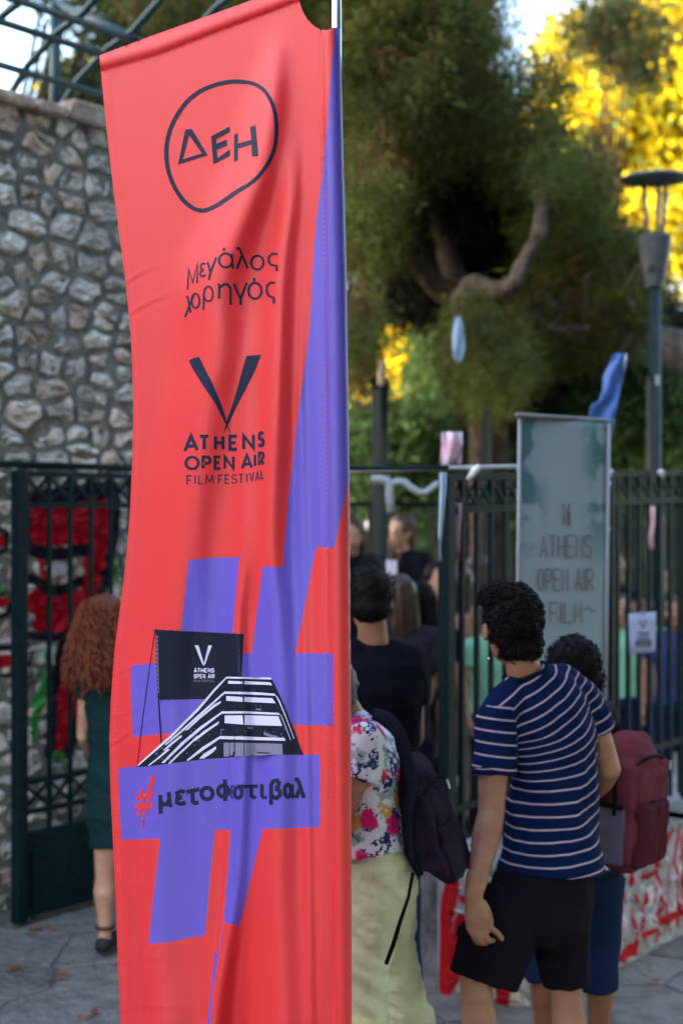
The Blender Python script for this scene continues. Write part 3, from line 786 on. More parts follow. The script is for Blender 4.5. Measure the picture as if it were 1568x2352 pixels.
def ribbon(pts, w):
    """one closed outline along an open polyline (mitred)"""
    q = [pts[0]]
    for p in pts[1:]:
        if math.hypot(p[0]-q[-1][0], p[1]-q[-1][1]) > 1e-6: q.append(p)
    pts = q; n = len(pts); Lp = []; Rp = []
    D = [((b[0]-a[0])/math.hypot(b[0]-a[0], b[1]-a[1]), (b[1]-a[1])/math.hypot(b[0]-a[0], b[1]-a[1])) for a, b in zip(pts[:-1], pts[1:])]
    closed = n > 3 and math.hypot(pts[0][0]-pts[-1][0], pts[0][1]-pts[-1][1]) < 1e-4
    for i, p in enumerate(pts):
        d1 = D[i-1] if i > 0 else (D[-1] if closed else D[0]); d2 = D[i] if i < n-1 else (D[0] if closed else D[-1])
        tx, ty = d1[0]+d2[0], d1[1]+d2[1]; L = math.hypot(tx, ty)
        if L < 1e-3: tx, ty, L = d1[0], d1[1], 1.0
        nx, ny = -ty/L, tx/L; c = abs(-d1[1]*nx+d1[0]*ny); ww = w/2/max(c, .38)
        Lp.append((p[0]+nx*ww, p[1]+ny*ww)); Rp.append((p[0]-nx*ww, p[1]-ny*ww))
    if closed: return (Lp[:-1], [Rp[:-1]]) if abs(area(Lp)) > abs(area(Rp)) else (Rp[:-1], [Lp[:-1]])
    return (Lp+Rp[::-1], [])
def area(p): return sum(p[i-1][0]*p[i][1]-p[i][0]*p[i-1][1] for i in range(len(p)))/2

# glyphs: strokes in a unit box (x 0..1, y 0 top .. 1 bottom)
def circ(n=16, a0=0, a1=360): return arc(.5, .5, .5, .5, a0, a1, n)
GL = {
 'A': [[(0, 1), (.5, 0), (1, 1)], [(.2, .70), (.8, .70)]], 'T': [[(0, 0), (1, 0)], [(.5, 0), (.5, 1)]],
 'H': [[(0, 0), (0, 1)], [(1, 0), (1, 1)], [(0, .5), (1, .5)]], 'E': [[(1, 0), (0, 0), (0, 1), (1, 1)], [(0, .5), (.8, .5)]],
 'N': [[(0, 1), (0, 0), (1, 1), (1, 0)]], 'F': [[(1, 0), (0, 0), (0, 1)], [(0, .5), (.8, .5)]],
 'S': [arc(.5, .25, .45, .25, 20, 180, 8)+arc(.5, .25, .5, .25, 200, 270, 4)+arc(.5, .75, .5, .25, 90, -30, 8)+arc(.5, .75, .5, .25, -60, -165, 7)],
 'O': [circ()], 'P': [[(0, 1), (0, 0), (.5, 0)]+arc(.5, .28, .5, .28, 90, -90, 8)+[(0, .56)]],
 'I': [[(.5, 0), (.5, 1)]], 'R': [[(0, 1), (0, 0), (.5, 0)]+arc(.5, .27, .5, .27, 90, -90, 8)+[(0, .54)], [(.4, .54), (1, 1)]],
 'L': [[(0, 0), (0, 1), (1, 1)]], 'M': [[(0, 1), (.08, 0), (.5, .75), (.92, 0), (1, 1)]], 'V': [[(0, 0), (.5, 1), (1, 0)]],
 '1': [[(.1, .2), (.5, 0), (.5, 1)]], '6': [[(.8, 0), (.1, .6)]+arc(.5, .7, .45, .3, 160, -200, 14)],
 'o': [circ(14)],
}
def glyph(ch, x0, y0, x1, y1, w, slope=0.0):
    """ch inside the box; w pen width; slope = rise of the baseline (y per x)"""
    out = []; x0 += w*.45; x1 -= w*.45; y0 += w*.5; y1 -= w*.5
    for st in GL[ch]:
        pts = [(x0+(x1-x0)*a, y0+(y1-y0)*b-slope*(x1-x0)*(a-.5)) for a, b in st]
        out.append(ribbon(pts, w))
    return out
def cropA(p): return (218.2+p[0]/2.626, 114.8+p[1]/2.626)
def cropB(p): return (344.5+p[0]/4.551, 775+p[1]/4.551)
def cropC(p): return (229.7+p[0]/2.677, 1234.4+p[1]/2.677)
def cropD(p): return (229.7+p[0]/2.677, 1722+p[1]/2.677)
def conv(polys, f): return [([f(p) for p in o], [[f(p) for p in h] for h in hs]) for o, hs in polys]

# ring emblem
ring = [(855, 172), (960, 186), (1030, 228), (1080, 310), (1103, 400), (1107, 500), (1092, 610), (1040, 715), (960, 805), (860, 865), (800, 908), (740, 950), (660, 985), (590, 970), (520, 915),
        (460, 820), (425, 720), (414, 610), (428, 510), (462, 420), (530, 312), (610, 243), (690, 205), (770, 182)]
def smooth_loop(p, it=2):
    for _ in range(it):
        q = []
        for i in range(len(p)):
            a = p[i]; b = p[(i+1) % len(p)]; q += [(a[0]*.75+b[0]*.25, a[1]*.75+b[1]*.25), (a[0]*.25+b[0]*.75, a[1]*.25+b[1]*.75)]
        p = q
    return p
ring = smooth_loop(ring); cx = sum(p[0] for p in ring)/len(ring); cy = sum(p[1] for p in ring)/len(ring); inner = []
for i, p in enumerate(ring):
    a = ring[i-1]; b = ring[(i+1) % len(ring)]; L = math.hypot(b[0]-a[0], b[1]-a[1]); nx, ny = -(b[1]-a[1])/L, (b[0]-a[0])/L
    if (cx-p[0])*nx+(cy-p[1])*ny < 0: nx, ny = -nx, -ny
    wd = 26 if p[0] < 900 else 23
    inner.append((p[0]+nx*wd, p[1]+ny*wd))
inkmesh('emblem_ring', conv([(ring, [inner])], cropA), M['navy'])
DEH = [([(545, 478), (585, 474), (680, 633), (500, 690)], [[(568, 512), (645, 622), (530, 657)]]),
       ([(700, 518), (812, 459), (814, 492), (733, 535), (733, 563), (795, 538), (797, 575), (735, 600), (739, 652), (812, 597), (815, 635), (714, 688)], []),
       ([(840, 510), (862, 496), (862, 562), (944, 540), (936, 461), (968, 453), (985, 638), (948, 642), (944, 570), (862, 592), (862, 664), (838, 675)], [])]
inkmesh('emblem_letters', conv(DEH, cropA), M['navy'])
w_ = 16
def S(*lists): return [ribbon(p, w_) for p in lists]
w_ = 11
line1 = S([(558, 1446), (566, 1322), (590, 1402), (619, 1284), (616, 1404)])
w_ = 12
line1 += S([(668, 1290), (650, 1286), (638, 1300), (640, 1318), (656, 1324)], [(656, 1324), (638, 1336), (634, 1354), (648, 1366), (670, 1356)])
w_ = 14
line1 += S([(680, 1278), (696, 1340)], [(733, 1250), (697, 1340), (687, 1386)])
line1 += S(arc(788, 1268, 40, 42, 0, 360, 18), [(826, 1226), (828, 1300), (834, 1318)], [(782, 1192), (776, 1212)])
line1 += S([(850, 1198), (862, 1192), (872, 1200), (920, 1315)], [(884, 1240), (854, 1318)])
line1 += S(arc(979, 1281, 38, 42, 0, 360, 18))
line1 += S([(1103, 1229), (1070, 1228), (1050, 1245), (1048, 1272), (1062, 1294), (1096, 1302), (1097, 1332)])
inkmesh('lettering', conv(line1, cropA), M['navy'])
w_ = 12
line2 = S([(552, 1490), (560, 1488), (576, 1578), (584, 1578)], [(600, 1468), (543, 1610)])+S(arc(607, 1512, 24, 44, 0, 360, 16))
line2 += S(arc(684, 1470, 27, 45, 0, 360, 16), [(657, 1470), (655, 1566)])
w_ = 15
line2 += S([(742, 1408), (750, 1420), (748, 1500)], [(750, 1435), (775, 1412), (800, 1412), (816, 1436), (818, 1536)])
line2 += S([(836, 1408), (877, 1500)], [(915, 1402), (877, 1500), (877, 1538)])
line2 += S(arc(965, 1452, 40, 48, 0, 360, 18), [(961, 1372), (959, 1396)])
line2 += S([(1087, 1404), (1060, 1402), (1038, 1420), (1036, 1456), (1050, 1482), (1080, 1494), (1080, 1528)])
inkmesh('lettering', conv(line2, cropA), M['navy'])
# V of searchlights
vv = [([(405, 243), (455, 215), (515, 200), (580, 335), (650, 472), (722, 640), (780, 800), (806, 905), (846, 1003), (835, 990), (795, 920), (690, 705), (560, 508), (460, 350)], []),
      ([(1010, 190), (1090, 186), (1163, 177), (1110, 320), (1000, 540), (900, 735), (815, 918), (770, 1003), (776, 965), (800, 870), (868, 680), (930, 470), (975, 300)], [])]
inkmesh('searchlight_logo', conv(vv, cropB), M['navy'])
def word(name, letters, f, w, m, off=.0008, step=(7, 7)):
    ps = []
    for ch, x0, y0, x1, y1, sl in letters: ps += glyph(ch, x0, y0, x1, y1, w, sl)
    return inkmesh(name, conv(ps, f), m, off=off, step=step)
word('lettering', [('A', 350, 1012, 510, 1200, .05), ('T', 508, 1015, 625, 1186, 0), ('H', 668, 1015, 778, 1186, 0), ('E', 820, 1015, 925, 1186, 0), ('N', 965, 1005, 1097, 1180, .1), ('S', 1126, 978, 1200, 1150, .15)], cropB, 34, M['navy'])
word('lettering', [('O', 362, 1235, 520, 1390, 0), ('P', 540, 1233, 642, 1385, 0), ('E', 665, 1233, 748, 1384, 0), ('N', 768, 1232, 884, 1384, 0), ('A', 950, 1215, 1076, 1380, .12), ('I', 1080, 1212, 1115, 1358, 0), ('R', 1130, 1190, 1200, 1346, .2)], cropB, 29, M['navy'])
word('lettering', [('F', 382, 1440, 442, 1542, 0), ('I', 460, 1437, 482, 1537, 0), ('L', 504, 1437, 560, 1537, 0), ('M', 577, 1434, 667, 1535, 0), ('F', 710, 1433, 760, 1533, 0), ('E', 780, 1430, 834, 1532, 0), ('S', 850, 1428, 914, 1530, .05),
                    ('T', 922, 1424, 984, 1526, .06), ('I', 1003, 1418, 1022, 1520, 0), ('V', 1035, 1405, 1092, 1508, .15), ('A', 1097, 1398, 1148, 1502, .15), ('L', 1158, 1383, 1196, 1480, .2)], cropB, 13, M['navy'])
# hashtag word
w_ = 25
w_ = 25
tag_ = S([(372, 280), (374, 395)], [(374, 318), (388, 340), (412, 336), (424, 312)], [(424, 262), (428, 340), (444, 348)])
tag_ += S([(522, 262), (496, 256), (474, 268), (478, 288), (502, 294)], [(502, 294), (474, 304), (472, 326), (498, 336), (526, 326)])
tag_ += S([(530, 262), (612, 244)], [(568, 254), (570, 318), (584, 330), (606, 326)])
tag_ += S(arc(658, 271, 34, 36, 0, 360, 18))
tag_ += S(arc(758, 256, 32, 34, 0, 360, 18), [(768, 184), (770, 318)])
w_ = 8
tag_ += S([(825, 226), (814, 223), (806, 236), (812, 258)], [(814, 258), (805, 274), (810, 298), (824, 294)])
w_ = 22
tag_ += S(arc(850, 265, 22, 34, 0, 360, 16), [(846, 228), (886, 226)])
tag_ += S([(880, 228), (972, 226)], [(930, 228), (930, 284), (944, 296), (962, 292)])
tag_ += S([(996, 214), (996, 284), (1006, 296), (1028, 294)])
w_ = 25
tag_ += S([(1052, 340), (1052, 220), (1064, 196), (1088, 190), (1100, 206), (1096, 228), (1078, 240)], [(1078, 240), (1104, 254), (1106, 282), (1086, 300), (1056, 288)])
tag_ += S(arc(1154, 254, 20, 38, 0, 360, 16), [(1178, 214), (1180, 280), (1192, 298)])
tag_ += S([(1196, 186), (1212, 184), (1222, 200), (1254, 298)], [(1228, 236), (1206, 298)])
inkmesh('hashtag_word', conv(tag_, cropD), M['navy'])
hsh = [([(318, 162), (342, 166), (318, 262), (330, 262), (330, 288), (312, 290), (304, 334), (328, 332), (326, 358), (298, 362), (286, 400), (268, 402), (276, 364), (262, 366), (250, 410), (230, 408), (242, 368), (216, 370), (214, 342), (246, 338), (256, 306),
         (218, 306), (222, 280), (246, 278), (254, 244), (274, 240), (266, 276), (288, 274), (302, 208)], [[(276, 306), (266, 338), (286, 336), (294, 304)]]),
       ([(264, 414), (276, 412), (266, 480), (258, 482)], [])]
inkmesh('hashtag_sign', conv(hsh, cropD), M['red'])
# printed screen and building
scr = [([(340, 572), (882, 600), (876, 730), (870, 860), (868, 990), (362, 1000), (352, 780)], [])]
inkmesh('printed_screen', conv(scr, cropC), M['ink_dark'], off=.0006)
w_ = 5
wires = S([(338, 575), (300, 840), (262, 1120), (230, 1405)])
w_ = 9
wires += S([(346, 600), (358, 960), (378, 1275)])+S([(334, 572), (884, 600)])
w_ = 4
for i in range(13):
    x = 350+i*43; y = 572+i*2.3; wires += S([(x, y+4), (x+(4 if i % 3 else -6), y-11)])
for i in range(7):
    x = 376+i*42; y = 1003-i*5.5; wires += S([(x, y-6), (x+5, y+12)])
inkmesh('printed_mast', conv(wires, cropC), M['ink_dark'], off=.0007)
w_ = 4
inkmesh('printed_lacing', conv(S([(352, 600), (362, 960)])+[r for i in range(14) for r in S([(345, 610+i*26), (360, 612+i*26)])], cropC), M['ink_grey'], off=.0011)
sv = [([(582, 662), (606, 664), (638, 772), (637, 790), (628, 776)], []), ([(666, 664), (689, 665), (648, 778), (638, 791), (640, 772)], [])]
inkmesh('screen_logo', conv(sv, cropC), M['ink_white'], off=.0012)
def row(txt, x0, x1, y0, y1, w, gap=.28):
    n = sum(1 if c != ' ' else .5 for c in txt); cw = (x1-x0)/(n+(n-1)*gap*.5); out = []; x = x0
    for c in txt:
        if c == ' ': x += cw*.75; continue
        k = .35 if c == 'I' else 1
        out.append((c, x, y0, x+cw*k, y1, 0)); x += cw*(k+gap*.5)
    s = (x1-x0)/(x-cw*gap*.5-x0)
    return [(c, x0+(a-x0)*s, y, x0+(b_-x0)*s, yy, sl) for c, a, y, b_, yy, sl in out]
word('screen_lettering', row('ATHENS', 578, 704, 804, 832, 6), cropC, 6, M['ink_white'], off=.0012)
word('screen_lettering', row('OPEN AIR', 577, 706, 840, 868, 5), cropC, 5.5, M['ink_white'], off=.0012)
word('screen_lettering', row('FILM FESTIVAL', 577, 706, 876, 890, 2), cropC, 2.2, M['ink_grey'], off=.0012)
bl = [([(780, 857), (1052, 862), (1072, 900), (1085, 930), (1112, 985), (1140, 1050), (1172, 1140), (1200, 1200), (1228, 1280), (1252, 1337), (1000, 1338), (850, 1350), (650, 1364), (450, 1388), (290, 1410), (228, 1412), (330, 1320), (430, 1230), (515, 1145), (600, 1062), (700, 945)], [])]
inkmesh('printed_building', conv(bl, cropC), M['ink_dark'], off=.0010)
wh = [[(780, 857), (1052, 862), (1058, 874), (776, 868)], [(790, 882), (875, 886), (876, 902), (790, 900)], [(886, 884), (1048, 892), (1062, 910), (1000, 906), (886, 904)],
      [(768, 948), (950, 952), (1078, 962), (1080, 974), (900, 966), (766, 962)], [(778, 976), (876, 982), (878, 1012), (778, 1004)], [(886, 982), (1060, 990), (1082, 1020), (886, 1012)],
      [(750, 1070), (900, 1070), (1102, 1080), (1108, 1092), (900, 1084), (750, 1084)], [(768, 1096), (876, 1094), (882, 1152), (768, 1142)], [(888, 1094), (1098, 1100), (1120, 1160), (888, 1154)],
      [(736, 1222), (900, 1226), (1134, 1234), (1140, 1252), (900, 1246), (734, 1240)],
      [(776, 860), (700, 935), (600, 1052), (515, 1135), (430, 1222), (330, 1312), (232, 1402), (238, 1406), (340, 1318), (440, 1232), (520, 1150), (605, 1068), (705, 948), (780, 868)],
      [(765, 950), (640, 1060), (520, 1168), (400, 1275), (410, 1276), (530, 1176), (645, 1074), (766, 962)],
      [(750, 1072), (620, 1162), (500, 1262), (380, 1388), (395, 1388), (520, 1268), (630, 1176), (750, 1084)],
      [(734, 1226), (630, 1290), (530, 1372), (545, 1374), (645, 1302), (736, 1240)],
      [(745, 1005), (700, 1030), (600, 1115), (520, 1190), (540, 1184), (620, 1112), (700, 1048), (742, 1020)],
      [(735, 1130), (680, 1165), (640, 1190), (560, 1260), (590, 1250), (660, 1196), (728, 1148)],
      [(712, 1286), (690, 1300), (640, 1330), (610, 1362), (640, 1360), (690, 1326), (716, 1300)],
      [(500, 1215), (440, 1262), (390, 1310), (400, 1312), (450, 1270), (505, 1226)], [(600, 1218), (560, 1256), (470, 1340), (420, 1392), (432, 1392), (480, 1346), (570, 1262), (606, 1226)],
      [(420, 1300), (350, 1360), (296, 1404), (304, 1405), (360, 1364), (430, 1306)],
      [(1082, 975), (1100, 1010), (1140, 1110), (1190, 1240), (1194, 1238), (1146, 1108), (1106, 1006), (1086, 972)], [(1110, 1092), (1140, 1170), (1170, 1250), (1173, 1248), (1144, 1168), (1113, 1090)]]
inkmesh('printed_balconies', conv([(p, []) for p in wh], cropC), M['ink_white'], off=.0014)
gy = [[(762, 1262), (1120, 1270), (1124, 1336), (850, 1348), (762, 1350)], [(745, 1180), (768, 1182), (766, 1186), (748, 1185), (746, 1215), (742, 1215)], [(1008, 1196), (1030, 1204), (1060, 1216), (1090, 1222), (1100, 1230), (1060, 1232), (1012, 1216)],
      [(960, 1052), (994, 1054), (994, 1064), (960, 1062)], [(905, 1168), (938, 1170), (938, 1178), (905, 1176)]]
inkmesh('printed_storey', conv([(p, []) for p in gy], cropC), M['ink_grey'], off=.0014)
RB = random.Random(4)
fl = []
for i in range(150):
    t = RB.random(); x = 330+t*820; yt = 1318-(x-330)*1.02 if x < 775 else 900+(x-775)*.25
    y = RB.uniform(max(yt+12, 880), 1375-(x-330)*.045)
    if x < 775 or RB.random() < .35: fl.append([(x, y), (x+RB.uniform(3, 11), y-RB.uniform(0, 6)), (x+RB.uniform(2, 10), y+RB.uniform(2, 6))])
inkmesh('printed_speckle', conv([(p, []) for p in fl], cropC), M['ink_grey'], off=.0017)
vl = [[(250+i*7, 1384-i*6), (258+i*7, 1384-i*6), (258+i*7, 1402-i*6.2), (252+i*7, 1403-i*6.2)] for i in range(0, 60, 9)]
dk = [[(806, 1316), (832, 1318), (830, 1350), (808, 1350)], [(968, 1320), (1046, 1324), (1046, 1330), (968, 1328)]]
inkmesh('printed_windows', conv([(p, []) for p in dk], cropC), M['ink_dark'], off=.0018)
# stitching
w_ = 1.1
st = []
for off in (9, 14):
    pts = [(float(interp(LEFT, y))+off, y) for y in range(165, 2470, 30)]
    for a, b_ in zip(pts[:-1], pts[1:]):
        for k in range(3):
            p = (a[0]+(b_[0]-a[0])*k/3, a[1]+(b_[1]-a[1])*k/3); q = (a[0]+(b_[0]-a[0])*(k+.72)/3, a[1]+(b_[1]-a[1])*(k+.72)/3); st.append(ribbon([p, q], 1.0))
for off in (-3, 1):
    pts = [(float(interp(SEAM, y))+off, y) for y in range(72, 2470, 12)]
    for a, b_ in zip(pts[:-1], pts[1:]): st.append(ribbon([a, ((a[0]*.4+b_[0]*.6), (a[1]*.4+b_[1]*.6))], .7))
pts = [(232, 158), (359, 122), (513, 63), (682, -1)]
for i in range(3):
    a, b_ = pts[i], pts[i+1]
    for k in range(12): st.append(ribbon([(a[0]+(b_[0]-a[0])*k/12, a[1]+(b_[1]-a[1])*k/12), (a[0]+(b_[0]-a[0])*(k+.75)/12, a[1]+(b_[1]-a[1])*(k+.75)/12)], 1.1))
SV = []; SF = []
for o_, _ in st:
    b0 = len(SV); SV += o_; SF.append(tuple(range(b0, b0+len(o_))))
cloth_mesh('stitching', np.array(SV), SF, [M['thread']], [0]*len(SF), flag, .0007, kind='stuff')
settle(flag)
# ------------------------------------------------------------------ people
def skinmat(name, c): 
    m = mat(name, c, .5, .25, col2=tuple(v*f for v, f in zip(c, (.85, .66, .62))), scale=14, bump=.08, bscale=300)
    m.node_tree.nodes['Principled BSDF'].inputs['Subsurface Weight'].default_value = .08
    m.node_tree.nodes['Principled BSDF'].inputs['Subsurface Radius'].default_value = (.02, .008, .004)
    return m
M['skin'] = skinmat('olive skin', (.285, .150, .100)); M['skin_pale'] = skinmat('fair skin', (.46, .27, .19)); M['skin_tan'] = skinmat('tanned skin', (.20, .095, .06))
M['hair_black'] = mat('black hair', (.007, .0055, .007), .62, .09, var=.4, scale=60, island=.5)
M['hair_brown'] = mat('brown hair', (.05, .022, .013), .5, .4, var=.4, scale=60, island=.4)
M['hair_red'] = mat('copper hair', (.19, .038, .010), .55, .35, var=.5, scale=50, island=.5)
M['hair_grey'] = mat('grey hair', (.10, .10, .105), .6, .3, var=.4, scale=60, island=.3)
def cloth(name, c, var=.15, **k): return mat(name, c, .9, .04, var=var, scale=9, sheen=.0, bump=.25, bscale=55, **k)
M['tee_black'] = cloth('black cotton', (.005, .006, .011)); M['tee_navy'] = cloth('midnight cotton', (.006, .008, .02))
M['teal_dress'] = cloth('dark teal cotton', (.009, .030, .034)); M['shorts_dark'] = cloth('washed black twill', (.007, .006, .009))
M['denim'] = cloth('dark denim', (.008, .017, .052)); M['lime'] = cloth('pale yellow green twill', (.54, .56, .37))
M['green_tee'] = cloth('mint green cotton', (.22, .50, .33)); M['blue_tee'] = cloth('blue cotton', (.022, .032, .11)); M['grey_tee'] = cloth('dark grey cotton', (.022, .019, .028))
M['beige'] = cloth('beige cotton', (.42, .37, .30))

def hand(mb, wr, el, side, k=1.0, curl=.5, inward=None):
    """relaxed hand: palm, four fingers of unequal length and a thumb from the side of the palm"""
    d = (wr-el).normalized(); inw = Vector(inward) if inward is not None else Vector((side, 0, 0))
    inw = (inw-d*inw.dot(d)).normalized(); fw = d.cross(inw).normalized()      # across the palm
    if fw.z < 0 and abs(fw.z) > .8: fw = -fw
    pc = wr+d*.05*k
    rot = Matrix((fw, inw, d)).transposed()
    mb.ell(pc, (.040*k, .017*k, .052*k), rot)
    mb.tube([wr-d*.03*k, wr, wr+d*.03*k], [.024*k, .023*k, .026*k], 8)
    for i, L in enumerate((.072, .080, .075, .060)):
        a = pc+fw*(.029-.0195*i)*k+d*.03*k
        p1 = a+d*L*.45*k+inw*.010*k; p2 = p1+(d*.8+inw*curl).normalized()*L*.32*k; p3 = p2+(d*.4+inw*curl*1.8).normalized()*L*.28*k
        mb.tube([a, p1, p2, p3], [.0095*k, .0088*k, .008*k, .0068*k], 7)
    a = wr+d*.02*k+fw*.024*k+inw*.008*k
    mb.tube([a, a+(d*.7+fw*.6+inw*.3).normalized()*.035*k, a+(d*.9+fw*.35+inw*.45).normalized()*.068*k], [.013*k, .011*k, .008*k], 7)

def joints(cx, cy, phi, H, zg=0.0, **ov):
    """world joints of a standing figure; overrides are local (right, forward, up) for H = 1.75"""
    k = H/1.75; Fv = Vector((math.sin(phi), math.cos(phi), 0)); Rv = Vector((math.cos(phi), -math.sin(phi), 0))
    J = dict(head=(0, .03, 1.63), neck=(0, -.005, 1.485), chest=(0, -.01, 1.33), waist=(0, 0, 1.10), pelvis=(0, 0, .96),
             shR=(.185, -.01, 1.43), shL=(-.185, -.01, 1.43), elR=(.235, -.03, 1.14), elL=(-.235, -.03, 1.14), wrR=(.235, .06, .90), wrL=(-.235, .06, .90),
             hipR=(.09, 0, .93), hipL=(-.09, 0, .93), knR=(.10, .02, .51), knL=(-.10, .02, .51), anR=(.10, -.02, .085), anL=(-.10, -.02, .085))
    J.update(ov)
    def w(p): return Vector((cx, cy, zg))+Rv*p[0]*k+Fv*p[1]*k+z_(p[2]*k) if not isinstance(p, Vector) else p
    J = {a: w(b) for a, b in J.items()}
    J['F'] = Fv; J['R'] = Rv; J['k'] = k; J['zg'] = zg; J['base'] = Vector((cx, cy, zg))
    return J

def face_parts(J, root, m_skin, HF=None):
    k = J['k']; Fh = HF or J['F']; Rh = Vector((Fh.y, -Fh.x, 0)); c = J['head']
    for s in (-1, 1):
        b = MB(); b.ell(c+Fh*.088*k+Rh*s*.032*k+z_(.005*k), (.013*k, .011*k, .008*k)); b.build('eye', mat_eye, root, smooth=True)
    b = MB(); b.ell(c+Fh*.094*k-z_(.062*k), (.024*k, .024*k, .008*k)); b.build('lips', mat_lip, root, smooth=True)
mat_eye = mat('eye', (.02, .015, .012), .2, .6); mat_lip = mat('lips', (.30, .08, .07), .5, .4)

EAR = .078; LEGK = 1.0
def skin_blob(J, root, m, voxel, HF=None, hands=(1, 1), bare=True, feet=False, customL=None, arm=1.0):
    k = J['k']; b = MB(); R_, Fv = J['R'], J['F']; Fh = HF or Fv; Rh = Vector((Fh.y, -Fh.x, 0)); rot = Matrix((Rh, Fh, Vector((0, 0, 1)))).transposed()
    h = J['head']
    b.ell(h+z_(.015*k), (.074*k, .092*k, .105*k), rot, 16, 12); b.ell(h+Fh*.025*k-z_(.05*k), (.056*k, .066*k, .068*k), rot, 14, 10)
    b.ell(h+Fh*.092*k-z_(.02*k), (.014*k, .020*k, .024*k), rot)
    b.ell(h+Fh*.082*k-z_(.092*k), (.022*k, .018*k, .018*k), rot)
    for s in (-1, 1): b.ell(h+Rh*s*EAR*k-Fh*.005*k-z_(.012*k), (.010*k, .020*k, .031*k), rot, 10, 8)
    b.tube([h-Fh*.015*k-z_(.04*k), (h+J['neck'])/2-Fh*.012*k, J['neck'], J['neck']-z_(.06*k)], [.054*k, .052*k, .058*k, .075*k], 14)
    b.tube([J['neck']-z_(.02*k), J['chest']+z_(.05*k), J['chest'], J['waist'], J['pelvis'], J['pelvis']-z_(.06*k)], [(.07*k, .06*k), (.145*k, .085*k), (.15*k, .095*k), (.125*k, .088*k), (.15*k, .10*k), (.11*k, .08*k)], 14, side=R_)
    for s, S_ in ((1, 'R'), (-1, 'L')):
        sh, el, wr = J['sh'+S_], J['el'+S_], J['wr'+S_]
        b.tube([sh, sh*.5+el*.5, el*.93+sh*.07, el], [.046*k*arm, .043*k*arm, .038*k*arm, .037*k*arm], 12); b.ell(el, (.038*k*arm,)*3)
        b.tube([el, el*.72+wr*.28, el*.3+wr*.7, wr], [.037*k*arm, .041*k*arm, .030*k*arm, .024*k], 12)
        if S_ == 'L' and customL: customL(b)
        else: hand(b, wr, el, -s, k, inward=-R_*s*.9+Fv*.25)
        hp, kn, an = J['hip'+S_], J['kn'+S_], J['an'+S_]
        g_ = k*LEGK; b.tube([hp, hp*.5+kn*.5, kn+z_(.04*k), kn], [.082*g_, .070*g_, .054*g_, .052*g_], 14); b.ell(kn, (.053*g_,)*3)
        b.tube([kn, kn*.72+an*.28-Fv*.012*k, kn*.4+an*.6-Fv*.006*k, an], [.050*g_, .056*g_, .043*g_, .034*g_], 14)
        b.ell(an, (.036*k,)*3)
        b.tube([an-Fv*.035*k-z_(.04*k), an+Fv*.07*k-z_(.05*k), an+Fv*.17*k-z_(.062*k)], [(.034*k, .032*k), (.042*k, .026*k), (.038*k, .018*k)], 10, side=R_)
    return b.blob('body', m, root, voxel=voxel, smooth=3)

def shoe(J, S_, root, m, sole=None, name='shoe', strap=False):
    k = J['k']; an = J['an'+S_]; Fv = J['F']; b = MB()
    b.tube([an-Fv*.055*k-z_(.045*k), an+Fv*.02*k-z_(.045*k), an+Fv*.11*k-z_(.055*k), an+Fv*.19*k-z_(.062*k), an+Fv*.21*k-z_(.066*k)],
           [(.036*k, .036*k), (.044*k, .040*k), (.049*k, .032*k), (.042*k, .024*k), (.02*k, .015*k)], 12, side=J['R'])
    if not strap: b.tube([an+z_(.0*k), an-z_(.05*k)], [.044*k, .043*k], 12)
    o = b.build(name, m, root, smooth=True)
    if sole:
        b = MB(); b.tube([an-Fv*.06*k-z_(.073*k), an+Fv*.05*k-z_(.073*k), an+Fv*.13*k-z_(.073*k), an+Fv*.215*k-z_(.073*k)], [(.038*k, .012), (.042*k, .012), (.051*k, .012), (.03*k, .012)], 12, side=J['R']); b.build('sole', sole, o)
    if strap:
        b = MB(); n = 14; pts = [an+J['R']*.041*k*math.cos(2*math.pi*i/n)+Fv*.043*k*math.sin(2*math.pi*i/n)+z_(.035*k) for i in range(n+1)]; b.tube(pts, .009*k, 6); b.build('ankle_strap', m, o)
    return o

def wrinkle(amp, sc, stretch=(1, 1, 1), seed=0.0, lo=None):
    def f(co, no):
        d = np.array([mnoise.noise(Vector((c[0]*sc*stretch[0]+seed, c[1]*sc*stretch[1], c[2]*sc*stretch[2])))+.5*mnoise.noise(Vector((c[0]*sc*2.3*stretch[0], c[1]*sc*2.3+seed, c[2]*sc*2.3*stretch[2]))) for c in co])
        return co+no*(amp*d)[:, None]
    return f

def top(J, root, m, voxel=.012, hem=.90, sl=.55, loose=1.0, name='shirt', post=None, waist=1.0):
    k = J['k']; b = MB(); n_, c_, w_2, p_ = J['neck'], J['chest'], J['waist'], J['pelvis']; R_ = J['R']
    hemp = Vector((p_.x, p_.y, J['zg']+hem*k))
    b.tube([n_+z_(.012*k), n_-z_(.02*k), n_*.6+c_*.4, c_, w_2, p_+z_(.02*k) if hem < .95 else (w_2+hemp)/2, hemp],
           [(.062*k, .062*k), (.085*k, .072*k), (.165*k*loose, .098*k*loose), (.175*k*loose, .118*k*loose), (.158*k*loose*waist, .112*k*loose*waist), (.175*k*loose, .125*k*loose), (.175*k*loose, .125*k*loose)], 18, side=R_)
    for S_ in 'RL':
        sh, el = J['sh'+S_], J['el'+S_]
        b.tube([n_-z_(.03*k), (n_+sh)/2-z_(.012*k), sh], [.06*k, .062*k, .058*k], 12)
        b.ell(sh, (.060*k*loose,)*3)
        if sl: b.tube([sh, sh*(1-sl*.5)+el*sl*.5, sh*(1-sl)+el*sl], [.060*k*loose, .060*k*loose, .064*k*loose], 14)
    return b.blob(name, m, root, voxel=voxel, smooth=3, post=post or wrinkle(.008, 11, (1, 1, .8), cx_seed(J)))
def cx_seed(J): return J['base'].x*7.3+J['base'].y

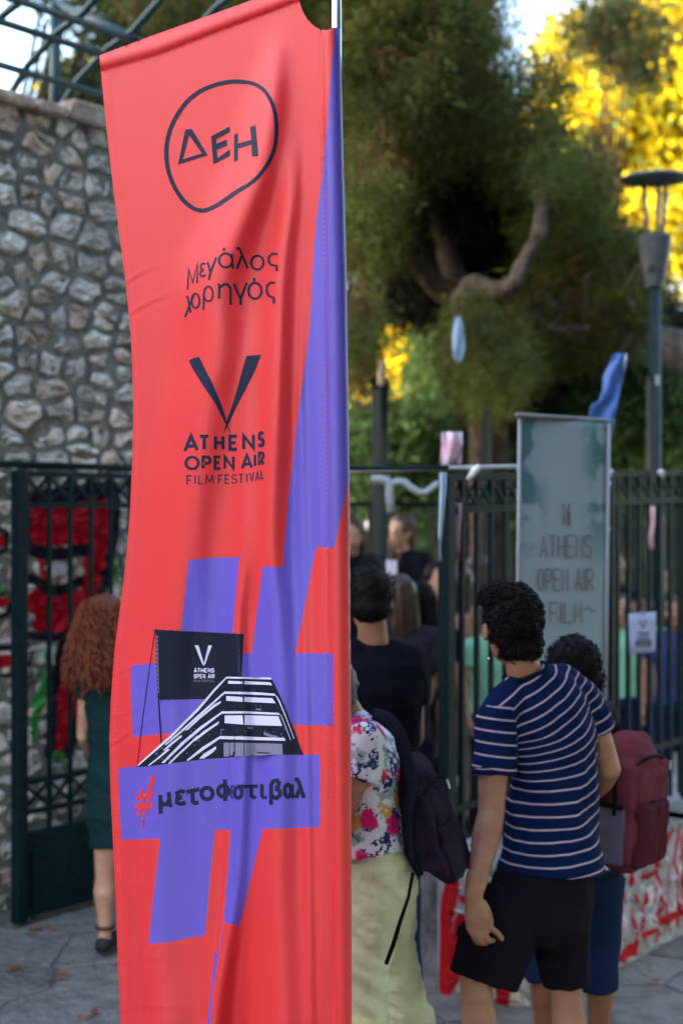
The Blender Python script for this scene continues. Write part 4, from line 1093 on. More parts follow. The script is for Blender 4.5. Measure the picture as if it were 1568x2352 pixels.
def bottoms(J, root, m, voxel=.012, hem=.10, name='trousers', r0=.10, r1=.08, topz=1.02, post=None):
    k = J['k']; b = MB(); p_ = J['pelvis']; R_ = J['R']
    b.tube([Vector((p_.x, p_.y, J['zg']+topz*k)), p_+z_(.0), p_-z_(.08*k)], [(.150*k, .112*k), (.168*k, .13*k), (.15*k, .12*k)], 18, side=R_)
    for S_ in 'RL':
        hp, kn, an = J['hip'+S_], J['kn'+S_], J['an'+S_]; zh = J['zg']+hem*k
        pts = [hp]; rs = [r0*k]
        if zh < kn.z-.02: pts += [hp*.4+kn*.6, kn]; rs += [(r0*.45+r1*.55)*k, r1*k]; t = (kn.z-zh)/(kn.z-an.z); pts.append(kn+(an-kn)*t); rs.append(r1*1.03*k)
        else: t = (hp.z-zh)/(hp.z-kn.z); pts += [hp+(kn-hp)*t*.5, hp+(kn-hp)*t]; rs += [(r0+r1)*.5*k, r1*k]
        b.tube(pts, rs, 16)
    return b.blob(name, m, root, voxel=voxel, smooth=2, post=post or wrinkle(.008, 9, (1, 1, .7), cx_seed(J)+3))

def curls(mb, centre, rad, n, r, tr0, seed, zmin=-1, rot=None, coil=1.3):
    R = random.Random(seed)
    for i in range(n):
        while True:
            d = Vector((R.gauss(0, 1), R.gauss(0, 1), R.gauss(0, 1))).normalized()
            if d.z > zmin: break
        p = Vector(centre)+Vector((d.x*rad[0], d.y*rad[1], d.z*rad[2])); a = d.orthogonal().normalized(); c = d.cross(a); ph = R.uniform(0, 6.28)
        a, c = a*math.cos(ph)+c*math.sin(ph), c*math.cos(ph)-a*math.sin(ph)
        rr = r*R.uniform(.45, 1.7); tr = tr0*R.uniform(.6, 1.25); ax = (d*R.uniform(-.4, 1)+a*.6).normalized()
        u = ax.orthogonal().normalized(); v = ax.cross(u); pts = []
        for j in range(7):
            th = j/6*2*math.pi*coil; pts.append(p+u*rr*math.cos(th)+v*rr*math.sin(th)+ax*rr*(j/6-.3)*.9)
        mb.tube(pts, [tr*.7, tr, tr, tr, tr, tr*.9, tr*.4], 5)

def hair_cap(J, root, m, HF=None, long=0.0, voxel=.014, big=1.0, seed=1, strands=120):
    k = J['k']; Fh = HF or J['F']; Rh = Vector((Fh.y, -Fh.x, 0)); rot = Matrix((Rh, Fh, Vector((0, 0, 1)))).transposed(); h = J['head']; b = MB()
    b.ell(h-Fh*.018*k+z_(.035*k), (.088*k*big, .098*k*big, .100*k*big), rot, 16, 12)
    b.ell(h-Fh*.045*k-z_(.03*k), (.078*k*big, .062*k*big, .085*k*big), rot, 14, 10)
    if long: b.tube([h-Fh*.05*k, h-Fh*.065*k-z_(long*.5*k), h-Fh*.06*k-z_(long*k)], [(.085*k*big, .05*k), (.09*k*big, .04*k), (.05*k*big, .02*k)], 12, side=Rh)
    o = b.blob('hair', m, root, voxel=voxel, smooth=2, post=wrinkle(.012*k, 30, (1, 1, .35), seed))
    if strands:
        R = random.Random(seed); s = MB()
        for i in range(strands):
            a = R.uniform(-math.pi*.95, -math.pi*.05) if R.random() < .8 else R.uniform(0, 6.28); el = R.uniform(-.2, 1.4)
            d = rot@Vector((math.cos(a)*math.cos(el), math.sin(a)*math.cos(el), math.sin(el))); p = h-Fh*.015*k+z_(.03*k)+Vector((d.x*.093, d.y*.098, d.z*.102))*k*big
            L = .05+long*R.uniform(.6, 1.1); q = p+Vector((d.x*.012, d.y*.012, 0))-z_(L*.5*k); e = q-z_(L*.5*k)+Vector((R.uniform(-.01, .01), R.uniform(-.01, .01), 0))
            s.tube([p, q, e], [.004, .005, .0015], 4)
        s.build('hair_strands', m, root, kind='stuff')
    return o

def figure(label, cx, cy, phi, H, skin, hair, topm, botm, zg=0.0, voxel=.016, sleeve=.55, hem=.92, bot_hem=.10, botname='trousers', long=0.0, HF=None, face=False, shoes=None, group=None, topname='shirt', loose=1.0, ov=None, strands=60, skirt=False, **k2):
    J = joints(cx, cy, phi, H, zg, **(ov or {}))
    root = thing('person', label, 'person', group, loc=(cx, cy, zg))
    skin_blob(J, root, skin, voxel, HF)
    top(J, root, topm, voxel, hem=hem, sl=sleeve, name=topname, loose=loose)
    bottoms(J, root, botm, voxel, hem=bot_hem, name=botname)
    hair_cap(J, root, hair, HF, long, voxel=voxel, seed=int(cx*100+cy*10) % 97, strands=strands)
    for S_ in 'RL': shoe(J, S_, root, shoes or M['black'])
    if face: face_parts(J, root, skin, HF)
    settle(root); return root, J

# ---------------- the man in the striped shirt
man = thing('person', 'man with curly black hair in navy striped shirt and black shorts, seen from behind', 'person', loc=(.62, 4.47, 0))
J = joints(.62, 4.47, math.radians(-27), 1.75)
J.update(head=W(1172, 1442, 4.50), neck=W(1206, 1552, 4.50), chest=W(1262, 1680, 4.52), waist=W(1270, 1830, 4.54), pelvis=W(1258, 2010, 4.53),
         shL=W(1136, 1650, 4.42), shR=W(1340, 1600, 4.62), elL=W(1128, 1868, 4.365), wrL=W(1089, 2052, 4.27), elR=W(1396, 1768, 4.64), wrR=W(1335, 1850, 4.86),
         hipL=W(1190, 2050, 4.47), hipR=W(1280, 2050, 4.56), knL=W(1094, 2285, 4.36), knR=W(1299, 2285, 4.56), anL=W(1112, 2572, 4.42), anR=W(1304, 2530, 4.58))
J['anL'].z = .085; J['anR'].z = .085
HFm = Vector((math.sin(math.radians(-14)), math.cos(math.radians(-14)), 0))
def man_hand(b):
    Yh = 4.262
    def P(cx, cy, dy=0): return W(1004.8+cx/6.069, 1894.7+cy/6.069, Yh+dy)
    b.tube([P(560, 700, .02), P(500, 980), P(505, 1100), P(530, 1250), P(570, 1400), P(600, 1470)], [(.036, .032), (.029, .021), (.028, .019), (.036, .0175), (.042, .016), (.038, .014)], 14, side=(1, 0, .0))
    q = .0094
    b.tube([P(700, 1380), P(745, 1450, .002), P(820, 1500, .008), P(880, 1570, .016), P(905, 1615, .022)], [.0125, .011, .0100, .0092, .0080], 10)
    b.tube([P(615, 1400), P(645, 1510, -.006), P(690, 1600, .0), P(745, 1620, .016), P(795, 1610, .030)], [.0130, .0115, .0105, .0096, .0082], 10)
    b.tube([P(545, 1420), P(560, 1545, -.008), P(590, 1640, -.004), P(640, 1660, .014), P(690, 1655, .03)], [.0125, .011, .0100, .0090, .0078], 10)
    b.tube([P(480, 1400), P(475, 1500, -.004), P(515, 1600, .006), P(560, 1660, .02), P(600, 1655, .034)], [.0115, .0098, .0088, .008, .007], 10)
    b.tube([P(610, 1080, .006), P(690, 1210, .016), P(730, 1330, .026), P(740, 1440, .034)], [.015, .0135, .0115, .009], 10)
EAR = .086
skin_blob(J, man, M['skin'], .0052, HFm, customL=man_hand, arm=1.12)
EAR = .078
# an ear ring glint is below the lobe
b = MB(); b.ell(W(1122, 1513, 4.43), (.004, .004, .004)); b.build('earring', M['steel'], man, smooth=True)
# shirt
b = MB(); R_ = J['R']
b.tube([W(1208, 1546, 4.50), W(1212, 1562, 4.50), W(1232, 1592, 4.51), W(1250, 1640, 4.52), W(1266, 1710, 4.53), W(1272, 1800, 4.54), W(1268, 1900, 4.54), W(1264, 2000, 4.53)],
       [(.066, .062), (.084, .072), (.135, .095), (.160, .112), (.158, .120), (.150, .124), (.158, .138), (.176, .158)], 24, side=R_)
b.tube([W(1225, 1565, 4.51), W(1290, 1568, 4.57), W(1340, 1603, 4.615)], [.058, .060, .060], 16); b.ell(W(1340, 1603, 4.615), (.061,)*3)
b.tube([W(1195, 1580, 4.49), W(1165, 1610, 4.455), W(1140, 1650, 4.42)], [.055, .06, .062], 16); b.ell(W(1140, 1652, 4.42), (.064,)*3)
b.tube([W(1138, 1650, 4.42), W(1138, 1710, 4.412), W(1136, 1782, 4.395)], [.063, .067, .0715], 20)
b.tube([W(1340, 1603, 4.615), W(1358, 1640, 4.63), W(1374, 1682, 4.635)], [.060, .058, .056], 16)
def man_shirt_post(co, no):
    out = co.copy()
    for i, (x, y, z) in enumerate(co):
        d = .006*mnoise.noise(Vector((x*9, y*9, z*12)))
        # drag folds running from the shoulder blade to the hip
        q = (x-.62)*.8+(z-1.1)*.55
        d += .0055*math.sin(q*46+1.5*mnoise.noise(Vector((x*5, y*5, z*4))))*max(0, min(1, (1.32-z)*4))*max(0, 1-abs(z-1.1)*2.6)
        d += .004*mnoise.noise(Vector((x*26, y*26, z*8)))
        out[i] += no[i]*d
    return out
shirt = b.blob('shirt', None, man, voxel=.0062, smooth=3, post=man_shirt_post)
def stripe_attr(o):
    me = o.data; at = me.attributes.new('stripe', 'FLOAT', 'CORNER'); vals = []
    c0 = W(1268, 1800, 4.54)
    tt = [(.85, .06), (.92, .10), (1.02, .22), (1.12, .36), (1.25, .50), (1.35, .58), (1.5, .60)]
    shv = J['shL']; axL = (W(1137, 1778, 4.41)-W(1138, 1650, 4.42)).normalized(); axR = (W(1374, 1682, 4.635)-W(1340, 1603, 4.615)).normalized()
    for p in me.polygons:
        c = p.center; dx = 784+c.x/c.y*F; dy = 1176-(c.z-CAM_Z)/c.y*F
        v0 = c-W(1138, 1650, 4.42); dl = (v0-axL*v0.dot(axL)).length; v1 = c-W(1340, 1603, 4.615); dr = (v1-axR*v1.dot(axR)).length
        k = 0
        if dx < 1186+max(0, 1660-dy)*-.25 and dy > 1622 and dl < .082 and -.04 < v0.dot(axL) < .19: k = 1
        elif dx > 1366+max(0, 1640-dy)*-.2 and dr < .066 and .045 < v1.dot(axR) < .14 and dx > 1350: k = 2
        for li in p.loop_indices:
            q = me.vertices[me.loops[li].vertex_index].co
            if k == 1: s = (q-W(1138, 1650, 4.42)).dot(axL)-(q.x-shv.x)*.10+.004
            elif k == 2: s = (q-W(1340, 1603, 4.615)).dot(axR)
            else:
                r = (q-c0).dot(R_)
                e_ = -.02+(q.z-1.0)*.28; f_ = min(1, max(0, (1.30-q.z)/.16)); r = r if r > e_ else e_+(r-e_)*(1-.85*f_)
                s = -(q.z-np.interp(q.z, [t[0] for t in tt], [t[1] for t in tt])*r)+.010
            vals.append(float(s))
    at.data.foreach_set('value', vals)
stripe_attr(shirt)
def stripe_mat():
    m = bpy.data.materials.new('navy striped jersey'); m.use_nodes = True; n, l = sget(m); b = n['Principled BSDF']
    b.inputs['Roughness'].default_value = .9; b.inputs['Specular IOR Level'].default_value = .05
    a = n.new('ShaderNodeAttribute'); a.attribute_name = 'stripe'
    d = n.new('ShaderNodeMath'); d.operation = 'DIVIDE'; d.inputs[1].default_value = .0375; l.new(a.outputs['Fac'], d.inputs[0])
    f = n.new('ShaderNodeMath'); f.operation = 'FRACT'; l.new(d.outputs[0], f.inputs[0])
    g = n.new('ShaderNodeMath'); g.operation = 'LESS_THAN'; g.inputs[1].default_value = .155; l.new(f.outputs[0], g.inputs[0])
    ns = n.new('ShaderNodeTexNoise'); ns.inputs['Scale'].default_value = 14
    mx = n.new('ShaderNodeMix'); mx.data_type = 'RGBA'; mx.inputs[6].default_value = (.002, .007, .034, 1); mx.inputs[7].default_value = (.003, .010, .050, 1); l.new(ns.outputs['Fac'], mx.inputs[0])
    m2 = n.new('ShaderNodeMix'); m2.data_type = 'RGBA'; m2.inputs[7].default_value = (.33, .25, .32, 1); l.new(mx.outputs[2], m2.inputs[6]); l.new(g.outputs[0], m2.inputs[0])
    l.new(m2.outputs[2], b.inputs['Base Color'])
    nb = n.new('ShaderNodeTexNoise'); nb.inputs['Scale'].default_value = 220; bp = n.new('ShaderNodeBump'); bp.inputs['Strength'].default_value = .3; bp.inputs['Distance'].default_value = .002
    l.new(nb.outputs['Fac'], bp.inputs['Height']); l.new(bp.outputs[0], b.inputs['Normal'])
    return m
shirt.data.materials.append(stripe_mat())
# collar rib
b = MB(); n = 20; cc = W(1207, 1549, 4.50); ring_ = []
for i in range(n+1):
    th = 2*math.pi*i/n; ring_.append(cc+R_*.070*math.cos(th)+J['F']*.066*math.sin(th)+z_(.024*math.cos(th)+.006))
b.tube(ring_, [(.006, .010)]*(n+1), 8); b.build('collar', M['tee_navy'], man, smooth=True)
# shorts
b = MB()
b.tube([W(1264, 1930, 4.53), W(1262, 1970, 4.53), W(1248, 2040, 4.52), W(1232, 2110, 4.51), W(1228, 2150, 4.51)], [(.135, .105), (.150, .125), (.174, .142), (.180, .145), (.155, .12)], 22, side=R_)
b.tube([W(1185, 2070, 4.47), W(1140, 2160, 4.42), W(1110, 2256, 4.39)], [.118, .118, .112], 20)
b.tube([W(1285, 2070, 4.56), W(1290, 2160, 4.56), W(1297, 2258, 4.57)], [.108, .095, .078], 20)
shorts = b.blob('shorts', M['shorts_dark'], man, voxel=.007, smooth=3, post=wrinkle(.009, 10, (1, 1, .7), 4.2))
# cargo pocket on the left leg
b = MB(); pc = W(1082, 2188, 4.330); ax = Vector((.040, -.036, -.008)); az = Vector((-.018, -.01, -.068))
b.box(pc, ax, Vector((.009, .011, 0)), az); b.box(pc+Vector((.003, -.004, .052)), ax*.98, Vector((.009, .012, 0)), az*.22)
b.blob('cargo_pocket', M['shorts_dark'], man, voxel=.005, smooth=4)
for S_ in 'RL': shoe(J, S_, man, M['black'])
# curly hair
b = MB(); hc = W(1180, 1420, 4.49)
b.ell(hc, (.086, .104, .104), None, 18, 14); b.ell(W(1193, 1478, 4.48), (.070, .070, .056), None, 14, 10); b.ell(W(1148, 1384, 4.52), (.062, .085, .055), None, 14, 10)
b.blob('hair', M['hair_black'], man, voxel=.008, smooth=2, post=wrinkle(.008, 60, seed=2))
b = MB(); curls(b, hc, (.087, .105, .106), 900, .0085, .0026, 3); curls(b, W(1193, 1480, 4.48), (.071, .071, .058), 230, .009, .0030, 4, zmin=-.9); curls(b, W(1146, 1382, 4.52), (.063, .085, .056), 230, .009, .0026, 5, zmin=-.1)
b.build('curls', M['hair_black'], man, smooth=True, kind='stuff')
settle(man)

# ---------------- backpack helper
def rounded(mb, c, ax, ay, az): mb.box(c, ax, ay, az)
def backpack(label, c, back, up, w, h, d, m, m2, mlt, zipm, side_pocket=True, straps=True):
    root = thing('backpack', label, 'backpack', loc=tuple(c)); back = Vector(back).normalized(); up = Vector(up).normalized(); R2 = back.cross(up).normalized()
    b = MB(); b.box(c-up*h*.05, R2*w/2, back*d/2, up*h*.34); b.ell(c+up*h*.24, (1, 1, 1), Matrix((R2*w*.52, back*d*.56, up*h*.27)).transposed(), 18, 12); b.ell(c-up*h*.32+back*d*.06, (1, 1, 1), Matrix((R2*w*.53, back*d*.58, up*h*.18)).transposed())
    b.blob('main_compartment', m, root, voxel=.009, smooth=18, post=wrinkle(.016, 10, seed=w*9))
    b = MB(); b.box(c+back*d*.56-up*h*.20, R2*w*.40, back*d*.12, up*h*.22); b.blob('front_pocket', m2, root, voxel=.008, smooth=16, post=wrinkle(.012, 13, seed=h))
    b = MB(); b.box(c+back*d*.50+up*h*.13, R2*w*.34, back*d*.09, up*h*.12); b.blob('top_pocket', m, root, voxel=.008, smooth=7, post=wrinkle(.006, 14, seed=d))
    for (u_, wz) in ((.335, .42), (.02, .40)):
        b = MB(); n = 10; b.tube([c+back*d*(.56-.10*abs(i/n-.5)*2)+R2*w*wz*(i/n*2-1)+up*h*(u_-.05*(2*i/n-1)**2) for i in range(n+1)], .0055, 6); b.build('zip', zipm, root, smooth=True)
    b = MB(); p = c+back*d*.62+R2*w*.40*-1+up*h*.28; b.bar(p, p-up*.03, .006); b.build('zip_pull', M['steel'], root)
    if side_pocket:
        for s in (-1, 1):
            b = MB(); b.box(c+R2*s*w*.48-up*h*.2, R2*w*.05, back*d*.34, up*h*.2); b.blob('side_pocket', mlt, root, voxel=.008, smooth=6)
            b = MB(); b.bar(c+R2*s*w*.535-back*d*.3+up*h*.03, c+R2*s*w*.535+back*d*.3+up*h*.0, .012); b.build('compression_strap', zipm, root)
            b = MB(); b.bar(c+R2*s*w*.52+back*d*.1+up*h*.32, c+R2*s*w*.54+back*d*.14-up*h*.05, .016, .008); b.build('side_strap', zipm, root)
    b = MB(); b.tube([c-back*d*.35+up*h*.46-R2*.03, c-back*d*.3+up*h*.53, c-back*d*.35+up*h*.46+R2*.03], .008, 6); b.build('haul_loop', zipm, root, smooth=True)
    if straps:
        for s in (-1, 1):
            a = c-back*d*.42+up*h*.42+R2*s*w*.27; b = MB(); f_ = -back
            b.tube([a, a+f_*.04+up*.055, a+f_*.13+up*.03, a+f_*.19-up*.09, a+f_*.17-up*.22, a+f_*.06-up*h*.66, a-up*h*.74], [(.026, .008)]*7, 8, side=R2); b.build('shoulder_strap', m, root, smooth=True)
    settle(root); return root

# ---------------- woman with the maroon backpack
J2 = joints(.845, 4.97, math.radians(-58), 1.56)
J2.update(head=W(1316, 1532, 4.95), neck=W(1335, 1625, 4.97), hipR=W(1368, 2010, 4.92), knR=W(1374, 2215, 4.90), anR=W(1368, 2455, 4.93), hipL=W(1315, 2010, 5.0), knL=W(1240, 2215, 5.02), anL=W(1250, 2440, 5.05))
J2['anR'].z = J2['anL'].z = .08
w2 = thing('person', 'person with short dark hair and dark denim shorts half hidden behind the striped shirt man', 'person', loc=(.845, 4.97, 0))
skin_blob(J2, w2, M['skin_tan'], .011, Vector((math.sin(-.9), math.cos(-.9), 0)))
top(J2, w2, M['grey_tee'], .012, hem=.9)
bottoms(J2, w2, M['denim'], .010, hem=.40, name='denim_shorts', r0=.112, r1=.080)
h2 = W(1317, 1518, 4.95); b = MB(); b.ell(h2, (.092, .095, .088), None, 16, 12); b.ell(W(1345, 1560, 4.93), (.062, .062, .055), None, 12, 10); b.blob('hair', M['hair_black'], w2, voxel=.009, smooth=2, post=wrinkle(.006, 50, seed=8))
b = MB(); curls(b, h2, (.091, .095, .088), 420, .006, .0022, 13, zmin=-.7, coil=.7); curls(b, W(1345, 1560, 4.93), (.064, .064, .056), 140, .008, .0026, 14, coil=.7); b.build('hair_strands', M['hair_black'], w2, kind='stuff')
for S_ in 'RL': shoe(J2, S_, w2, M['black'])
settle(w2)
M['maroon'] = cloth('maroon canvas', (.115, .024, .036)); M['maroon_shade'] = cloth('shaded maroon canvas', (.062, .011, .018)); M['lilac'] = cloth('grey lilac mesh', (.085, .08, .12)); M['strapblack'] = mat('black webbing', (.006, .005, .007), .9, .05)  # the darker maroon paints shade onto the pack's lower front
backpack('maroon canvas backpack with black zips and a grey side pocket', W(1440, 1842, 4.86), (.80, -.60, .02), (.05, 0, 1), .265, .49, .165, M['maroon'], M['maroon_shade'], M['lilac'], M['strapblack'])

# ---------------- person in the floral shirt
J3 = joints(.09, 4.3, math.radians(-82), 1.53)
J3.update(head=W(752, 1580, 4.27), neck=W(812, 1662, 4.29), chest=W(836, 1750, 4.30), waist=W(852, 1860, 4.30), pelvis=W(862, 1965, 4.30), shR=W(842, 1700, 4.44), shL=W(838, 1705, 4.16), elL=W(800, 1850, 4.12), wrL=W(700, 1880, 4.15),
          elR=W(800, 1850, 4.48), wrR=W(700, 1860, 4.45), hipL=W(850, 2000, 4.23), hipR=W(880, 2000, 4.38), knL=W(843, 2230, 4.18), knR=W(910, 2200, 4.48), anL=W(842, 2600, 4.20), anR=W(966, 2560, 4.58))
J3['anL'].z = J3['anR'].z = .08
w3 = thing('person', 'person in white floral shirt and pale yellow green trousers, half hidden by the flag', 'person', loc=(.09, 4.3, 0))
LEGK = .72
skin_blob(J3, w3, M['skin'], .009)
LEGK = 1.0
def floral():
    m = bpy.data.materials.new('floral print'); m.use_nodes = True; n, l = sget(m); b = n['Principled BSDF']; b.inputs['Roughness'].default_value = .8; b.inputs['Specular IOR Level'].default_value = .15
    tc = n.new('ShaderNodeTexCoord'); src = None
    base = n.new('ShaderNodeRGB'); base.outputs[0].default_value = (.55, .54, .62, 1); src = base.outputs[0]
    def layer(sc, th, col, off, vor=True, rand=0.05):
        nonlocal src
        mp = n.new('ShaderNodeMapping'); mp.inputs['Location'].default_value = off; l.new(tc.outputs['Object'], mp.inputs[0])
        ns = n.new('ShaderNodeTexNoise'); ns.inputs['Scale'].default_value = 40; l.new(mp.outputs[0], ns.inputs['Vector'])
        ad = n.new('ShaderNodeVectorMath'); ad.operation = 'MULTIPLY_ADD'; ad.inputs[1].default_value = (rand,)*3; l.new(ns.outputs['Color'], ad.inputs[0]); l.new(mp.outputs[0], ad.inputs[2])
        v = n.new('ShaderNodeTexVoronoi' if vor else 'ShaderNodeTexNoise'); v.inputs['Scale'].default_value = sc; l.new(ad.outputs[0], v.inputs['Vector'])
        r = n.new('ShaderNodeMapRange'); l.new(v.outputs['Distance' if vor else 'Fac'], r.inputs[0])
        r.inputs[1].default_value = th; r.inputs[2].default_value = th-.05 if vor else th+.03
        mx = n.new('ShaderNodeMix'); mx.data_type = 'RGBA'; mx.inputs[7].default_value = (*col, 1); l.new(r.outputs[0], mx.inputs[0]); l.new(src, mx.inputs[6]); src = mx.outputs[2]
    layer(16, .56, (.24, .30, .30), (.3, .2, .9), False)
    layer(17, .575, (.015, .02, .10), (0, 0, 0), False, .12)
    layer(38, .60, (.02, .03, .13), (5, 0, 2), False, .05)
    layer(9.0, .31, (.55, .015, .13), (0.03, .02, .05)); layer(9.0, .14, (.30, .01, .10), (0.03, .02, .05))
    layer(8.0, .25, (.50, .27, .05), (.55, .4, .31)); layer(8, .15, (.60, .02, .06), (1.45, .7, 1.13)); layer(10, .15, (.03, .14, .10), (2.2, .1, .77))
    l.new(src, b.inputs['Base Color']); return m
b = MB(); R_3 = J3['R']
b.tube([W(812, 1650, 4.29), W(816, 1672, 4.29), W(832, 1720, 4.30), W(842, 1780, 4.30), W(848, 1850, 4.30), W(852, 1910, 4.30), W(856, 1945, 4.30)], [(.055, .052), (.08, .07), (.15, .105), (.165, .125), (.165, .12), (.17, .115), (.175, .118)], 20, side=R_3)
for S_ in 'RL': b.ell(J3['sh'+S_], (.064,)*3); b.tube([J3['sh'+S_], J3['el'+S_]*.6+J3['sh'+S_]*.4], [.064, .075], 14); b.tube([J3['neck'], J3['sh'+S_]], [.06, .06], 12)
b.blob('floral_shirt', floral(), w3, voxel=.008, smooth=3, post=wrinkle(.010, 10, (1, 1, .6), 1.7))
b = MB()
b.tube([W(862, 1925, 4.30), W(868, 1975, 4.30), W(870, 2040, 4.30), W(872, 2080, 4.3)], [(.15, .098), (.160, .112), (.15, .112), (.12, .09)], 20, side=R_3)
b.tube([W(852, 2030, 4.24), W(848, 2130, 4.21), W(843, 2230, 4.18), W(842, 2352, 4.18), W(842, 2560, 4.20)], [.098, .082, .066, .064, .072], 18)
b.tube([W(888, 2030, 4.38), W(900, 2110, 4.42), W(908, 2190, 4.48), W(924, 2270, 4.52), W(948, 2352, 4.56), W(968, 2540, 4.58)], [.092, .077, .068, .067, .069, .078], 18)
def trouser_post(co, no):
    out = co.copy()
    for i, (x, y, z) in enumerate(co):
        d = .010*mnoise.noise(Vector((x*8, y*8, z*9+3)))+.009*mnoise.noise(Vector((x*11+2, y*9, z*24+x*14)))+.004*mnoise.noise(Vector((x*22, y*22, z*50)))
        out[i] += no[i]*d
    return out
b.blob('trousers', M['lime'], w3, voxel=.007, smooth=2, post=trouser_post)
b = MB(); b.ell(W(752, 1572, 4.27), (.093, .10, .098)); b.ell(W(775, 1600, 4.27), (.06, .08, .06)); b.blob('hair', M['hair_grey'], w3, voxel=.01, smooth=2, post=wrinkle(.006, 50, seed=6))
for S_ in 'RL': shoe(J3, S_, w3, M['black'])
settle(w3)
M['blackpack'] = mat('black patterned nylon', (.006, .006, .012), .8, .08, col2=(.022, .012, .03), scale=9, bump=.3, bscale=20)
M['navyweb'] = cloth('slate webbing', (.010, .013, .024))
bp = backpack('dark patterned backpack slung low behind the floral shirt person', W(985, 1876, 4.28), (.93, -.32, -.20), (-.30, 0, .95), .215, .39, .105, M['blackpack'], M['blackpack'], M['blackpack'], M['strapblack'], side_pocket=False, straps=False)
# its straps
def loose(parent, name, pts, r, m, side=(0, 1, 0)):
    b = MB(); b.tube(pts, r, 8, side=side); o = b.build(name, m, None, smooth=True); o.parent = parent; o.matrix_parent_inverse = Matrix.Translation(-Vector(parent.location)); return o
loose(bp, 'shoulder_strap', [W(858, 1640, 4.22), W(893, 1652, 4.17), W(918, 1688, 4.16), W(932, 1740, 4.16), W(945, 1800, 4.16), W(935, 1870, 4.16), W(938, 1960, 4.18), W(965, 2010, 4.2)], [(.008, .020)]*4+[(.016, .018), (.018, .016), (.015, .014), (.010, .012)], M['navyweb'])
loose(bp, 'shoulder_strap', [W(868, 1650, 4.40), W(905, 1668, 4.38), W(945, 1745, 4.36), W(990, 1800, 4.34)], [(.01, .02)]*4, M['strapblack'])
loose(bp, 'loose_strap', [W(948, 2005, 4.17), W(938, 2060, 4.14), W(918, 2120, 4.10), W(903, 2170, 4.10), W(886, 2216, 4.09)], [(.004, .005), (.004, .005), (.005, .006), (.007, .007), (.006, .006)], M['strapblack'])
b = MB()

# ---------------- man in the black tee
J4 = joints(.115, 5.2, math.radians(-12), 1.78)
J4.update(head=W(848, 1378, 5.18), shR=W(938, 1518, 5.22), elR=W(948, 1690, 5.24), wrR=W(905, 1750, 5.42))
w4 = thing('person', 'person with short black hair in plain black tee shirt directly right of the flag', 'person', loc=(.115, 5.2, 0))
skin_blob(J4, w4, M['skin'], .011, arm=1.15); top(J4, w4, M['tee_black'], .010, hem=.82, sl=.56, loose=1.08); bottoms(J4, w4, M['denim'], .012)
b = MB(); hc4 = W(846, 1358, 5.18); b.ell(hc4, (.094, .102, .098), None, 16, 12); b.ell(W(850, 1392, 5.15), (.080, .080, .066), None, 14, 10); b.blob('hair', M['hair_black'], w4, voxel=.009, smooth=3, post=wrinkle(.005, 60, seed=9))
b = MB(); curls(b, hc4, (.092, .099, .096), 300, .008, .0022, 23, zmin=-.5, coil=.5); b.build('hair_strands', M['hair_black'], w4, kind='stuff')
for S_ in 'RL': shoe(J4, S_, w4, M['black'])
settle(w4)

# ---------------- woman with red curly hair on the left
J5 = joints(-.985, 6.4, math.radians(8), 1.62)
J5.update(elL=W(190, 1692, 6.40), wrL=W(215, 1740, 6.62), knL=W(243, 2010, 6.38), anL=W(241, 2168, 6.40), hipL=W(252, 1840, 6.4), shL=W(196, 1572, 6.4))
J5['anL'].z = .10
w5 = thing('person', 'woman with long curly copper hair and dark teal dress walking by the gate', 'person', loc=(-.985, 6.4, 0))
skin_blob(J5, w5, M['skin_pale'], .010, arm=.8)
b = MB(); R5 = J5['R']
b.tube([J5['neck']-z_(.01), J5['neck']-z_(.05), W(283, 1600, 6.4), W(282, 1660, 6.4), W(281, 1730, 6.4), W(278, 1800, 6.4), W(278, 1870, 6.4), W(278, 1945, 6.4)],
       [(.06, .06), (.12, .085), (.185, .115), (.17, .12), (.15, .105), (.165, .12), (.16, .125), (.145, .12)], 20, side=R5)
for S_ in 'RL': b.ell(J5['sh'+S_], (.055,)*3); b.tube([J5['sh'+S_], J5['sh'+S_]*.72+J5['el'+S_]*.28], [.055, .052], 12)
b.blob('dress', M['teal_dress'], w5, voxel=.010, smooth=3, post=wrinkle(.012, 8, (.6, .6, 2.2), 3.3))
b = MB(); b.ell(W(238, 1430, 6.36), (.115, .12, .13)); b.ell(W(240, 1500, 6.30), (.140, .09, .13)); b.ell(W(243, 1545, 6.28), (.10, .07, .08)); b.blob('hair', M['hair_red'], w5, voxel=.012, smooth=2, post=wrinkle(.015, 30, seed=5))
b = MB(); Rr = random.Random(8)
for i in range(760):
    a = Rr.uniform(0, 2*math.pi); t0 = Rr.random(); y0 = 1372+t0*120; c = W(240, y0, 6.33); rx = .075+.07*min(1, (y0-1355)/90)
    p = c+Vector((rx*math.cos(a), rx*.8*math.sin(a)-.02, 0)); L = Rr.uniform(.10, .22); pts = []; ph = Rr.uniform(0, 6.28); am = Rr.uniform(.008, .016)
    for j in range(9):
        f = j/8; pts.append(p+Vector((math.cos(a)*.035*f, math.sin(a)*.02*f, -L*f))+Vector((math.cos(ph+f*13), math.sin(ph+f*13), 0))*am)
    b.tube(pts, [.002]+[.0031]*7+[.001], 4)
b.build('curls', M['hair_red'], w5, smooth=True, kind='stuff')
for S_ in 'RL': shoe(J5, S_, w5, M['black'], strap=True)
settle(w5)

